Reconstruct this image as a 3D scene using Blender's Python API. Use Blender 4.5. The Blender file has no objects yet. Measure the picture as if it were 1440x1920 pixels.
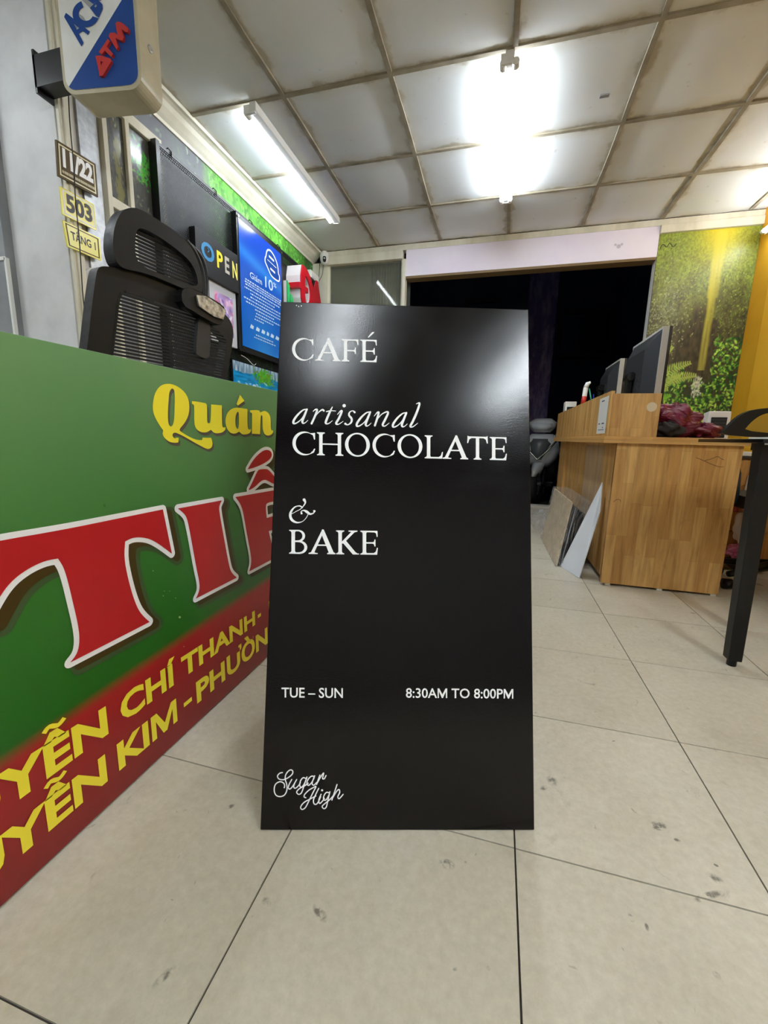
import bpy, math, random
import numpy as np
from mathutils import Vector, Matrix
from mathutils.geometry import tessellate_polygon
random.seed(7); rng = np.random.default_rng(7)
SC = bpy.context.scene; COL = SC.collection

# ---------------------------------------------------------------- camera
F_PX, YAW, PITCH, ROLL, CAM_Z = 777.76, -0.2631161, 0.1797069, 0.0238267, 0.74
def cam_axes():
    f = Vector((math.sin(YAW)*math.cos(PITCH), math.cos(YAW)*math.cos(PITCH), -math.sin(PITCH)))
    r = Vector((math.cos(YAW), -math.sin(YAW), 0)); u = r.cross(f)
    return (math.cos(ROLL)*r + math.sin(ROLL)*u, -math.sin(ROLL)*r + math.cos(ROLL)*u, f)
CR, CU, CF = cam_axes(); CAM = Vector((0, 0, CAM_Z))
cd = bpy.data.cameras.new('camera'); cam = bpy.data.objects.new('camera', cd); COL.objects.link(cam)
cam.matrix_world = Matrix(((CR.x, CU.x, -CF.x, 0), (CR.y, CU.y, -CF.y, 0), (CR.z, CU.z, -CF.z, CAM_Z), (0, 0, 0, 1)))
cd.sensor_fit = 'VERTICAL'; cd.sensor_height = 36; cd.lens = 36*F_PX/1920; cd.clip_start = .02
SC.camera = cam
# ---------------------------------------------------------------- world, light levels, exposure
W = bpy.data.worlds.new('night'); SC.world = W; W.use_nodes = True
W.node_tree.nodes['Background'].inputs[0].default_value = (.011, .015, .027, 1)
W.node_tree.nodes['Background'].inputs[1].default_value = .8
TUBE_W = 27.0
SC.view_settings.view_transform = 'Standard'; SC.view_settings.look = 'None'
SC.view_settings.gamma = 1; SC.view_settings.use_curve_mapping = False
SC.view_settings.exposure = 1.08
SC.cycles.use_denoising = True
SC.cycles.max_bounces = 8; SC.cycles.diffuse_bounces = 5; SC.cycles.glossy_bounces = 4
SC.cycles.transparent_max_bounces = 16; SC.cycles.sample_clamp_indirect = 6

def px(x, y, ax, val):            # point of the photograph (1440x1920) on the plane axis=val
    d = CF + (x-720)/F_PX*CR - (y-960)/F_PX*CU
    return CAM + d*((val-CAM[ax])/d[ax])
def on_plane(x, y, p0, n):
    d = CF + (x-720)/F_PX*CR - (y-960)/F_PX*CU
    return CAM + d*((p0-CAM).dot(n)/d.dot(n))

# ---------------------------------------------------------------- helpers
def s2l(c):
    c = [v/255 for v in c]
    return tuple((v/12.92 if v <= .04045 else ((v+.055)/1.055)**2.4) for v in c)
def s2l_np(a):
    a = np.clip(a, 0, 255)/255.
    return np.where(a <= .04045, a/12.92, ((a+.055)/1.055)**2.4)

class MB:
    def __init__(s): s.v = []; s.f = []; s.lift = 0; s.ln = None   # ln: printing normal; overlapping prints are stacked a hair apart
    def up(s, pts, k=0):
        if s.ln is None: return pts
        return [Vector(p)+s.ln*(s.lift+k*i) for i, p in enumerate(pts)]
    def add(s, vs, fs):
        b = len(s.v); s.v += [tuple(v) for v in vs]; s.f += [tuple(i+b for i in f) for f in fs]; return s
    def box(s, x0, x1, y0, y1, z0, z1, M=None):
        vs = [Vector((x, y, z)) for z in (z0, z1) for y in (y0, y1) for x in (x0, x1)]
        if M is not None: vs = [M @ v for v in vs]
        return s.add(vs, [(0,2,3,1),(4,5,7,6),(0,1,5,4),(2,6,7,3),(0,4,6,2),(1,3,7,5)])
    def hexa(s, b, t):            # bottom four, top four corners
        return s.add(list(b)+list(t), [(3,2,1,0),(4,5,6,7),(0,1,5,4),(1,2,6,5),(2,3,7,6),(3,0,4,7)])
    def tube(s, pts, r, n=10, closed=False):
        pts = [Vector(p) for p in pts]; rs = r if isinstance(r, (list, tuple)) else [r]*len(pts)
        m = len(pts); b = len(s.v); up = None
        for i, p in enumerate(pts):
            if closed: t = pts[(i+1) % m]-pts[i-1]
            else: t = pts[min(i+1, m-1)]-pts[max(i-1, 0)]
            t = t.normalized() if t.length > 1e-9 else Vector((0,0,1))
            if up is None: up = Vector((0,0,1)) if abs(t.z) < .9 else Vector((1,0,0))
            a = (up - t*up.dot(t))
            a = a.normalized() if a.length > 1e-6 else t.orthogonal().normalized()
            up = a; c = t.cross(a)
            for k in range(n):
                an = 2*math.pi*k/n; s.v.append(tuple(p + (a*math.cos(an)+c*math.sin(an))*rs[i]))
        for i in range(m if closed else m-1):
            j = (i+1) % m
            for k in range(n):
                s.f.append((b+i*n+k, b+i*n+(k+1) % n, b+j*n+(k+1) % n, b+j*n+k))
        if not closed:
            s.f.append(tuple(b+k for k in range(n))[::-1]); s.f.append(tuple(b+(m-1)*n+k for k in range(n)))
        return s
    def lathe(s, prof, M, n=24):   # prof: (r, z)
        b = len(s.v)
        for r, z in prof:
            for k in range(n):
                a = 2*math.pi*k/n; s.v.append(tuple(M @ Vector((r*math.cos(a), r*math.sin(a), z))))
        for i in range(len(prof)-1):
            for k in range(n):
                s.f.append((b+i*n+k, b+i*n+(k+1) % n, b+(i+1)*n+(k+1) % n, b+(i+1)*n+k))
        s.f.append(tuple(b+k for k in range(n))[::-1]); s.f.append(tuple(b+(len(prof)-1)*n+k for k in range(n)))
        return s
    def flat(s, loops, f3):        # filled polygon with holes; f3 maps 2-D to 3-D
        allp = [p for l in loops for p in l]
        tr = tessellate_polygon([[Vector((p[0], p[1], 0)) for p in l] for l in loops])
        s.lift += 4e-5; return s.add(s.up([f3(p) for p in allp]), tr)
    def prism(s, loops, f3, d0, d1):
        allp = [p for l in loops for p in l]; n = len(allp)
        tr = tessellate_polygon([[Vector((p[0], p[1], 0)) for p in l] for l in loops])
        fs = [tuple(t) for t in tr] + [tuple(i+n for i in t)[::-1] for t in tr]
        o = 0
        for l in loops:
            m = len(l)
            fs += [(o+i, o+(i+1) % m, o+(i+1) % m+n, o+i+n) for i in range(m)]; o += m
        return s.add([f3(p, d0) for p in allp]+[f3(p, d1) for p in allp], fs)
    def ribbon(s, pts, ws, f3, cap=True):
        n = len(pts); L = []; R = []
        for i in range(n):
            a = pts[max(i-1, 0)]; b = pts[min(i+1, n-1)]
            dx, dy = b[0]-a[0], b[1]-a[1]; q = math.hypot(dx, dy) or 1; nx, ny = -dy/q, dx/q; w = ws[i]/2
            L.append((pts[i][0]+nx*w, pts[i][1]+ny*w)); R.append((pts[i][0]-nx*w, pts[i][1]-ny*w))
        s.lift += 5e-5
        s.add(s.up([f3(p) for p in L], 2e-6)+s.up([f3(p) for p in R], 2e-6), [(i, i+1, n+i+1, n+i) for i in range(n-1)])
        if cap:
            for e, o_, sg_ in ((0, 1, -1), (n-1, n-2, 1)):
                an = math.atan2(L[e][1]-pts[e][1], L[e][0]-pts[e][0]); r = ws[e]/2
                arc = [f3((pts[e][0]+r*math.cos(an-sg_*math.pi*k/8), pts[e][1]+r*math.sin(an-sg_*math.pi*k/8))) for k in range(9)]
                if s.ln is not None: arc = [Vector(p)+s.ln*(s.lift+2e-6*e) for p in arc]
                s.add(arc, [tuple(range(9))])
        return s
    def disc(s, c, r, f3, n=12):
        s.lift += 5e-5
        return s.add(s.up([f3((c[0]+r*math.cos(2*math.pi*k/n), c[1]+r*math.sin(2*math.pi*k/n))) for k in range(n)]), [tuple(range(n))])
def PM(n):
    m = MB(); m.ln = Vector(n); return m
def offset_poly(q, d):        # grow a closed loop by d with rounded convex corners
    A = sum(q[i-1][0]*q[i][1]-q[i][0]*q[i-1][1] for i in range(len(q)))
    sgn = 1 if A > 0 else -1; out = []; n = len(q)
    q = [p for i, p in enumerate(q) if math.hypot(p[0]-q[i-1][0], p[1]-q[i-1][1]) > 1e-5]; n = len(q)
    for i in range(n):
        p0, p1, p2 = q[i-1], q[i], q[(i+1) % n]
        def nr(a, b):
            l = math.hypot(b[0]-a[0], b[1]-a[1]); return ((b[1]-a[1])/l*sgn, -(b[0]-a[0])/l*sgn)
        a, b = nr(p0, p1), nr(p1, p2); cr = (a[0]*b[1]-a[1]*b[0])*sgn; dt = max(-1, min(1, a[0]*b[0]+a[1]*b[1])); th = math.acos(dt)
        if cr*(1 if d > 0 else -1) > 0 and th > .3:
            k = max(2, int(th/.35)); a0 = math.atan2(a[1], a[0]); da = math.atan2(a[0]*b[1]-a[1]*b[0], dt)
            for j in range(k+1): out.append((p1[0]+d*math.cos(a0+da*j/k), p1[1]+d*math.sin(a0+da*j/k)))
        else:
            m = (a[0]+b[0], a[1]+b[1]); l = math.hypot(*m) or 1; f = min(1/max(math.cos(th/2), .2), 2.5); out.append((p1[0]+d*f*m[0]/l, p1[1]+d*f*m[1]/l))
    return out

def chaikin(pts, n=2, closed=True):   # a third element marks a sharp corner
    P = [(p[0], p[1], len(p) > 2) for p in pts]
    for _ in range(n):
        out = []; m = len(P)
        for i in range(m):
            p = P[i]
            if not closed and i in (0, m-1): out.append(p); continue
            if p[2]: out.append(p); continue
            a, b = P[i-1], P[(i+1) % m]
            out.append((p[0]*.75+a[0]*.25, p[1]*.75+a[1]*.25, False)); out.append((p[0]*.75+b[0]*.25, p[1]*.75+b[1]*.25, False))
        P = out
    return [(p[0], p[1]) for p in P]
def catmull(pts, k=6):
    out = []; n = len(pts)
    for i in range(n-1):
        p0, p1, p2, p3 = pts[max(i-1,0)], pts[i], pts[i+1], pts[min(i+2,n-1)]
        for j in range(k):
            t = j/k
            out.append(tuple(.5*((2*b)+(-a+c)*t+(2*a-5*b+4*c-d)*t*t+(-a+3*b-3*c+d)*t**3) for a,b,c,d in zip(p0,p1,p2,p3)))
    out.append(tuple(pts[-1])); return out
def rrect(x0, x1, y0, y1, r, n=5):
    o = []
    for cx, cy, a0 in ((x1-r, y1-r, 0), (x0+r, y1-r, 90), (x0+r, y0+r, 180), (x1-r, y0+r, 270)):
        for k in range(n+1):
            a = math.radians(a0+90*k/n); o.append((cx+r*math.cos(a), cy+r*math.sin(a)))
    return o

def link(name, mb, mat, parent=None, bevel=0, smooth=False, label=None, kind=None, seg=2):
    me = bpy.data.meshes.new(name); me.from_pydata(mb.v, [], mb.f); me.update()
    if mat: me.materials.append(mat)
    o = bpy.data.objects.new(name, me); COL.objects.link(o)
    if parent: attach(o, parent)
    if smooth:
        for p in me.polygons: p.use_smooth = True
    if bevel:
        m = o.modifiers.new('bevel', 'BEVEL'); m.width = bevel; m.segments = seg; m.limit_method = 'ANGLE'; m.angle_limit = math.radians(40)
    if label: o['label'] = label
    if kind: o['kind'] = kind
    return o
def world_of(o):
    M = Matrix.Translation(o.location) if o.type == 'EMPTY' else o.matrix_basis.copy()
    return M if not o.parent else world_of(o.parent) @ o.matrix_parent_inverse @ M
def attach(o, parent):
    o.parent = parent; o.matrix_parent_inverse = world_of(parent).inverted()
def thing(name, label, cat, loc, group=None):
    o = bpy.data.objects.new(name, None); COL.objects.link(o); o.location = loc; o.empty_display_size = .05
    o['label'] = label; o['category'] = cat
    if group: o['group'] = group
    return o
def tag(o, label, cat, group=None):
    o['label'] = label; o['category'] = cat
    if group: o['group'] = group
    return o
def struct(name, mb, mat, **k):
    o = link(name, mb, mat, **k); o['kind'] = 'structure'; return o
def dup(root, off, label, swap=None):
    def rec(o, par):
        c = o.copy(); COL.objects.link(c)
        if par is not None: c.parent = par; c.matrix_parent_inverse = o.matrix_parent_inverse.copy()
        if swap and o.name.startswith('tube') and o.type == 'MESH':
            c.data = o.data.copy(); c.data.materials[0] = swap
        for ch in list(o.children): rec(ch, c)
        return c
    r = rec(root, None); r.location = root.location + Vector(off); r['label'] = label; return r

# ---------------------------------------------------------------- materials
def mat(name, col, rough=.5, metal=0, spec=.5, srgb=True, coat=0, alpha=1, trans=0, ior=1.45):
    m = bpy.data.materials.new(name); m.use_nodes = True; b = m.node_tree.nodes['Principled BSDF']
    c = s2l(col) if srgb else col
    b.inputs['Base Color'].default_value = (*c, 1); b.inputs['Roughness'].default_value = rough
    b.inputs['Metallic'].default_value = metal; b.inputs['Specular IOR Level'].default_value = spec
    b.inputs['Coat Weight'].default_value = coat; b.inputs['Coat Roughness'].default_value = .15
    b.inputs['Alpha'].default_value = alpha; b.inputs['Transmission Weight'].default_value = trans; b.inputs['IOR'].default_value = ior
    return m
def nt(m): return m.node_tree.nodes, m.node_tree.links, m.node_tree.nodes['Principled BSDF']
def noise(N, L, scale, detail=4, rough=.55, coord=None, vec_scale=None, dist=0):
    n = N.new('ShaderNodeTexNoise'); n.inputs['Scale'].default_value = scale; n.inputs['Detail'].default_value = detail
    n.inputs['Roughness'].default_value = rough; n.inputs['Distortion'].default_value = dist
    src = coord
    if src is None:
        g = N.new('ShaderNodeNewGeometry'); src = g.outputs['Position']
    if vec_scale:
        mp = N.new('ShaderNodeMapping'); mp.inputs['Scale'].default_value = vec_scale; L.new(src, mp.inputs[0]); src = mp.outputs[0]
    L.new(src, n.inputs['Vector']); return n.outputs['Fac']
def ramp(N, L, fac, stops):
    r = N.new('ShaderNodeValToRGB'); L.new(fac, r.inputs[0]); e = r.color_ramp.elements
    while len(e) < len(stops): e.new(.5)
    for i, (p, c) in enumerate(stops):
        e[i].position = p; e[i].color = (*c, 1) if len(c) == 3 else c
    return r.outputs[0]
def rough_noise(m, scale, lo, hi, detail=4, coord=None, vs=None):
    N, L, b = nt(m); r = N.new('ShaderNodeMapRange'); L.new(noise(N, L, scale, detail, coord=coord, vec_scale=vs), r.inputs[0])
    r.inputs[1].default_value = .3; r.inputs[2].default_value = .7; r.inputs[3].default_value = lo; r.inputs[4].default_value = hi
    L.new(r.outputs[0], b.inputs['Roughness'])
def mottled(name, c1, c2, scale, rough=.6, detail=5, spec=.4, lo=.35, hi=.65, vs=None, bump=0, metal=0):
    m = mat(name, c1, rough, metal=metal, spec=spec); N, L, b = nt(m)
    f = noise(N, L, scale, detail, vec_scale=vs)
    L.new(ramp(N, L, f, [(lo, s2l(c1)), (hi, s2l(c2))]), b.inputs['Base Color'])
    if bump:
        bp = N.new('ShaderNodeBump'); bp.inputs['Strength'].default_value = bump; bp.inputs['Distance'].default_value = .002
        L.new(f, bp.inputs['Height']); L.new(bp.outputs[0], b.inputs['Normal'])
    return m
def math_node(N, L, op, a, b=None):
    n = N.new('ShaderNodeMath'); n.operation = op
    for i, x in enumerate((a, b)):
        if x is None: continue
        if isinstance(x, (int, float)): n.inputs[i].default_value = x
        else: L.new(x, n.inputs[i])
    return n.outputs[0]
def mixc(N, L, fac, a, b, mode='MIX'):
    n = N.new('ShaderNodeMix'); n.data_type = 'RGBA'; n.blend_type = mode
    if isinstance(fac, (int, float)): n.inputs[0].default_value = fac
    else: L.new(fac, n.inputs[0])
    for i, x in ((6, a), (7, b)):
        if isinstance(x, tuple): n.inputs[i].default_value = (*x[:3], 1)
        else: L.new(x, n.inputs[i])
    return n.outputs[2]

M = {}
M['white'] = mat('white_vinyl', (252, 253, 255), .5, spec=.4)
M['sign_black'] = mat('dark_brown_board', (7, 3, 5), .24, spec=.40)
def _sb():
    N, L, b = nt(M['sign_black']); a = noise(N, L, 5, 3, .5, dist=1.5)
    L.new(math_node(N, L, 'ADD', math_node(N, L, 'MULTIPLY', a, .15), .085), b.inputs['Roughness'])
    g = noise(N, L, 420, 2); bp = N.new('ShaderNodeBump'); bp.inputs['Strength'].default_value = .22; bp.inputs['Distance'].default_value = .0006
    L.new(g, bp.inputs['Height']); L.new(bp.outputs[0], b.inputs['Normal'])
_sb()
M['black'] = mat('black_plastic', (13, 13, 14), .42, spec=.35)
M['black_gloss'] = mat('black_gloss', (12, 12, 13), .2)
M['dark_grey'] = mat('dark_grey_plastic', (44, 46, 49), .45)
M['chair_plastic'] = mat('chair_plastic', (16, 17, 19), .48, spec=.35); rough_noise(M['chair_plastic'], 40, .4, .58)
M['strand'] = mat('mesh_strand', (14, 14, 15), .7)
M['chrome'] = mat('chrome', (200, 198, 190), .18, metal=1)
M['badge_metal'] = mottled('badge_metal', (92, 92, 90), (176, 176, 170), 60, .3, metal=.6)
M['steel'] = mottled('brushed_steel', (150, 152, 155), (175, 176, 178), 30, .4, metal=.7)
M['cream'] = mottled('cream_painted_wood', (205, 200, 180), (225, 221, 205), 9, .5, vs=(1, 1, .3))
M['crown'] = mottled('crown_paint', (205, 200, 182), (226, 222, 208), 6, .55)
M['wall_white'] = mottled('painted_plaster', (196, 196, 197), (216, 216, 217), 5, .62, detail=8, lo=.3, hi=.6, bump=.12)
M['plaster_shade'] = mottled('plaster', (200, 198, 192), (212, 210, 204), 4, .7)
M['yellow'] = mottled('yellow_wall_paint', (222, 160, 36), (232, 172, 46), 3, .5)
M['header'] = mottled('pale_lilac_board', (236, 228, 246), (242, 236, 250), 3, .5)
M['header_edge'] = mat('brown_edge', (120, 98, 66), .6)
M['grout'] = mat('grout', (58, 52, 46), .85)
M['slab'] = mat('dark_void', (60, 58, 55), .9)
M['asphalt'] = mottled('asphalt', (26, 25, 25), (42, 40, 39), 30, .9, bump=.5)
M['street_wall'] = mottled('street_wall_paint', (50, 52, 64), (64, 62, 72), 3, .9)
M['street_column'] = mottled('street_column_paint', (66, 50, 86), (120, 108, 126), 5, .8, lo=.45, hi=.8, vs=(3, 3, 1))
M['window_dark'] = mat('dark_window', (8, 9, 12), .2)

def floor_material():
    m = mat('floor_tile', (190, 182, 164), .4, spec=.4); N, L, b = nt(m)
    g = N.new('ShaderNodeNewGeometry'); P = g.outputs['Position']
    oi = N.new('ShaderNodeObjectInfo')
    base = ramp(N, L, noise(N, L, 3.2, 6, .6, P, dist=.6), [(.3, s2l((196, 188, 169))), (.5, s2l((206, 199, 181))), (.7, s2l((213, 207, 191)))])
    grain = noise(N, L, 60, 5, .7, P)
    base = mixc(N, L, .35, base, ramp(N, L, grain, [(.3, s2l((172, 164, 146))), (.7, s2l((222, 216, 202)))]))
    tint = ramp(N, L, oi.outputs['Random'], [(0, (.93, .93, .92)), (1, (1, 1, 1))])
    base = mixc(N, L, 1.0, base, tint, 'MULTIPLY')
    # fine scratches and specks of dirt
    sp = ramp(N, L, noise(N, L, 24, 3, .5, P, dist=1.5), [(.69, (0,0,0)), (.76, (1,1,1))])
    base = mixc(N, L, math_node(N, L, 'MULTIPLY', sp, .5), base, s2l((104, 98, 88)))
    dirt = ramp(N, L, noise(N, L, 2.1, 7, .72, P), [(.55, (0,0,0)), (.78, (1,1,1))])
    base = mixc(N, L, math_node(N, L, 'MULTIPLY', dirt, .45), base, s2l((150, 142, 128)))
    # footprints and scuffs at their places on the floor
    sep = N.new('ShaderNodeSeparateXYZ'); L.new(P, sep.inputs[0]); nz = noise(N, L, 75, 3, .6, P)
    tot = None
    for (qx, qy, sx, sy, ang, k) in ((1234,1548,.017,.010,20,1),(838,1620,.014,.009,0,1.1),(600,1712,.016,.007,-30,1),(1328,1680,.03,.006,30,.8),(1340,1645,.012,.010,0,.7),
                                  (1035,1463,.012,.016,10,.6),(1022,1478,.012,.008,30,.6),(433,1512,.010,.005,40,1.1),(1270,1575,.006,.004,0,.8),(1150,1389,.006,.002,20,1.2),
                                  (308,1830,.006,.016,-25,.7),(1343,1622,.004,.003,0,1.4),(1344,1828,.005,.005,0,.6),(1213,1738,.003,.006,0,1.0),(1300,1150,.012,.008,0,1),(500,1690,.01,.006,0,.4),(1183,1720,.004,.007,10,.9)):
        p = px(qx, qy, 2, 0); a = math.radians(ang)
        dx = math_node(N, L, 'SUBTRACT', sep.outputs[0], p.x); dy = math_node(N, L, 'SUBTRACT', sep.outputs[1], p.y)
        u = math_node(N, L, 'ADD', math_node(N, L, 'MULTIPLY', dx, math.cos(a)/sx), math_node(N, L, 'MULTIPLY', dy, math.sin(a)/sx))
        v = math_node(N, L, 'ADD', math_node(N, L, 'MULTIPLY', dx, -math.sin(a)/sy), math_node(N, L, 'MULTIPLY', dy, math.cos(a)/sy))
        r2 = math_node(N, L, 'ADD', math_node(N, L, 'MULTIPLY', u, u), math_node(N, L, 'MULTIPLY', v, v))
        w = math_node(N, L, 'MULTIPLY', math_node(N, L, 'MAXIMUM', math_node(N, L, 'SUBTRACT', 1.2, r2), 0), k)
        tot = w if tot is None else math_node(N, L, 'ADD', tot, w)
    msk = math_node(N, L, 'MINIMUM', math_node(N, L, 'MULTIPLY', tot, math_node(N, L, 'MAXIMUM', math_node(N, L, 'MULTIPLY', math_node(N, L, 'SUBTRACT', nz, .4), 5), 0)), .75)
    base = mixc(N, L, msk, base, s2l((78, 74, 66)))
    L.new(base, b.inputs['Base Color'])
    rr = N.new('ShaderNodeMapRange'); L.new(noise(N, L, 9, 6, .65, P), rr.inputs[0]); rr.inputs[3].default_value = .16; rr.inputs[4].default_value = .5
    L.new(rr.outputs[0], b.inputs['Roughness'])
    return m
M['tile'] = floor_material()

def ceiling_material():
    m = mat('ceiling_board', (232, 236, 238), .7); N, L, b = nt(m)
    tc = N.new('ShaderNodeTexCoord'); P = N.new('ShaderNodeNewGeometry').outputs['Position']; oi = N.new('ShaderNodeObjectInfo')
    sep = N.new('ShaderNodeSeparateXYZ'); L.new(tc.outputs['Object'], sep.inputs[0])
    ex = math_node(N, L, 'DIVIDE', math_node(N, L, 'ABSOLUTE', sep.outputs[0]), .28); ey = math_node(N, L, 'DIVIDE', math_node(N, L, 'ABSOLUTE', sep.outputs[1]), .295)
    e = math_node(N, L, 'MAXIMUM', ex, ey)
    e = math_node(N, L, 'ADD', e, math_node(N, L, 'MULTIPLY', math_node(N, L, 'SUBTRACT', noise(N, L, 6, 5, .6, P), .5), .5))
    c = ramp(N, L, e, [(.7, s2l((232, 236, 240))), (.93, s2l((224, 225, 222))), (1, s2l((190, 184, 170)))])
    sp = ramp(N, L, noise(N, L, 16, 4, .6, P), [(.66, (0,0,0)), (.8, (1,1,1))])
    c = mixc(N, L, math_node(N, L, 'MULTIPLY', sp, .5), c, s2l((150, 144, 130)))
    c = mixc(N, L, 1.0, c, ramp(N, L, oi.outputs['Random'], [(0, (.9, .9, .89)), (1, (1, 1, 1))]), 'MULTIPLY')
    L.new(c, b.inputs['Base Color']); return m
M['ceil'] = ceiling_material()
M['grid'] = mottled('stained_ceiling_bar', (128, 119, 101), (168, 160, 143), 7, .7, lo=.3, hi=.7)

def wood_material(name, axis='xz', dark=1.0):
    m = mat(name, (190, 140, 78), .42, spec=.45); N, L, b = nt(m)
    P = N.new('ShaderNodeNewGeometry').outputs['Position']; sep = N.new('ShaderNodeSeparateXYZ'); L.new(P, sep.inputs[0])
    cmb = N.new('ShaderNodeCombineXYZ'); o = {'x': sep.outputs[0], 'y': sep.outputs[1], 'z': sep.outputs[2]}
    L.new(o[axis[1]], cmb.inputs[0]); L.new(o[axis[0]], cmb.inputs[1])
    br = N.new('ShaderNodeTexBrick'); L.new(cmb.outputs[0], br.inputs['Vector']); br.offset = .37; br.squash = 1.6; br.squash_frequency = 3
    br.inputs['Scale'].default_value = 1; br.inputs['Brick Width'].default_value = .27; br.inputs['Row Height'].default_value = .047
    br.inputs['Mortar Size'].default_value = .0004; br.inputs['Mortar Smooth'].default_value = .6
    for k, c in (('Color1', (208, 168, 106)), ('Color2', (184, 138, 78)), ('Mortar', (140, 96, 50))):
        br.inputs[k].default_value = (*[v*dark for v in s2l(c)], 1)
    mp = N.new('ShaderNodeMapping'); L.new(cmb.outputs[0], mp.inputs[0]); mp.inputs['Scale'].default_value = (2.2, 26, 1)
    n = N.new('ShaderNodeTexNoise'); n.inputs['Scale'].default_value = 1.6; n.inputs['Detail'].default_value = 8; n.inputs['Roughness'].default_value = .62; n.inputs['Distortion'].default_value = .6
    L.new(mp.outputs[0], n.inputs['Vector'])
    g = ramp(N, L, n.outputs['Fac'], [(.25, (.56, .48, .38)), (.48, (.93, .9, .86)), (.72, (1.2, 1.18, 1.14))])
    c = mixc(N, L, 1.0, br.outputs['Color'], g, 'MULTIPLY')
    k = ramp(N, L, noise(N, L, 9, 3, .5, P), [(.68, (0,0,0)), (.78, (1,1,1))])
    c = mixc(N, L, math_node(N, L, 'MULTIPLY', k, .35), c, s2l((120, 76, 36)))
    L.new(c, b.inputs['Base Color']); return m
M['wood_front'] = wood_material('stave_wood_front', 'xz')
M['wood_side'] = wood_material('stave_wood_side', 'yz')
M['wood_flat'] = wood_material('stave_wood_flat', 'zy')
M['wood_flatx'] = wood_material('stave_wood_edge', 'zx')

def print_material(name, rough=.4):
    m = mat(name, (200, 200, 200), rough); N, L, b = nt(m)
    a = N.new('ShaderNodeAttribute'); a.attribute_name = 'Print'; L.new(a.outputs['Color'], b.inputs['Base Color']); return m
M['print'] = print_material('printed_film', .38)
M['print_gloss'] = print_material('printed_film_gloss', .16)
def print_sheet(name, img, p00, du, dv, m, parent=None):   # img rows from the top; p00 lower-left corner
    h, w, _ = img.shape; mb = MB()
    us = (np.arange(w))/(w-1); vs = (np.arange(h))/(h-1)
    me = bpy.data.meshes.new(name)
    p0 = np.array(p00); P = p0 + us[None, :, None]*np.array(du) + vs[:, None, None]*np.array(dv)
    v = P.reshape(-1, 3); i = np.arange(h*w).reshape(h, w)
    f = np.stack([i[:-1, :-1], i[:-1, 1:], i[1:, 1:], i[1:, :-1]], -1).reshape(-1, 4)
    me.from_pydata(v.tolist(), [], f.tolist()); me.update()
    at = me.color_attributes.new('Print', 'FLOAT_COLOR', 'POINT')
    c = np.ones((h*w, 4)); c[:, :3] = s2l_np(img[::-1].reshape(-1, 3)); at.data.foreach_set('color', c.ravel())
    me.materials.append(m); o = bpy.data.objects.new(name, me); COL.objects.link(o)
    if parent: attach(o, parent)
    return o
def vnoise(h, w, sy, sx, seed=0):
    r = np.random.default_rng(seed); g = r.random((int(h/sy)+3, int(w/sx)+3))
    y = np.arange(h)/sy; x = np.arange(w)/sx; yi = y.astype(int); xi = x.astype(int); fy = y-yi; fx = x-xi
    fy = (fy*fy*(3-2*fy))[:, None]; fx = (fx*fx*(3-2*fx))[None, :]
    a = g[yi][:, xi]; b = g[yi][:, xi+1]; c = g[yi+1][:, xi]; d = g[yi+1][:, xi+1]
    return (a*(1-fx)+b*fx)*(1-fy)+(c*(1-fx)+d*fx)*fy
def leaf(img, cx, cy, ln, wd, ang, col):
    h, w, _ = img.shape; R = int(ln)+2
    x0, x1, y0, y1 = max(int(cx)-R, 0), min(int(cx)+R, w), max(int(cy)-R, 0), min(int(cy)+R, h)
    if x0 >= x1 or y0 >= y1: return
    X, Y = np.meshgrid(np.arange(x0, x1)-cx, np.arange(y0, y1)-cy); ca, sa = math.cos(ang), math.sin(ang)
    u = (X*ca+Y*sa)/ln; v = (-X*sa+Y*ca)/wd; k = np.clip(1.4-(u*u+v*v)*1.4, 0, 1)[..., None]
    img[y0:y1, x0:x1] = img[y0:y1, x0:x1]*(1-k)+np.array(col)*k

# ---------------------------------------------------------------- text and glyphs
_tc = {}
def text_mesh(s, bold=0.0):
    key = (s, bold)
    if key in _tc: return _tc[key]
    cu = bpy.data.curves.new('t', 'FONT'); cu.body = s; cu.offset = bold; cu.resolution_u = 3
    o = bpy.data.objects.new('t', cu); COL.objects.link(o)
    me = bpy.data.meshes.new_from_object(o.evaluated_get(bpy.context.evaluated_depsgraph_get()))
    v = [(a.co.x, a.co.y) for a in me.vertices]; f = [tuple(p.vertices) for p in me.polygons]
    bpy.data.objects.remove(o); bpy.data.curves.remove(cu); bpy.data.meshes.remove(me)
    _tc[key] = (v, f); return _tc[key]
def cap_h(bold):
    v, _ = text_mesh('H', bold); ys = [p[1] for p in v]; return min(ys), max(ys)
_adv = {}
def width(t, bold):
    xs = [p[0] for p in text_mesh(t, bold)[0]]; return max(xs)-min(xs)
def adv(ch, bold):
    if (ch, bold) not in _adv: _adv[(ch, bold)] = width('H'+ch+'H', bold)-width('HH', bold)
    return _adv[(ch, bold)]
DIA = {'\u1ec4': ('\u00ca', 'tilde'), '\u1ea6': ('\u00c2', 'grave'), '\u1ea3': ('a', 'hook')}
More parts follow.
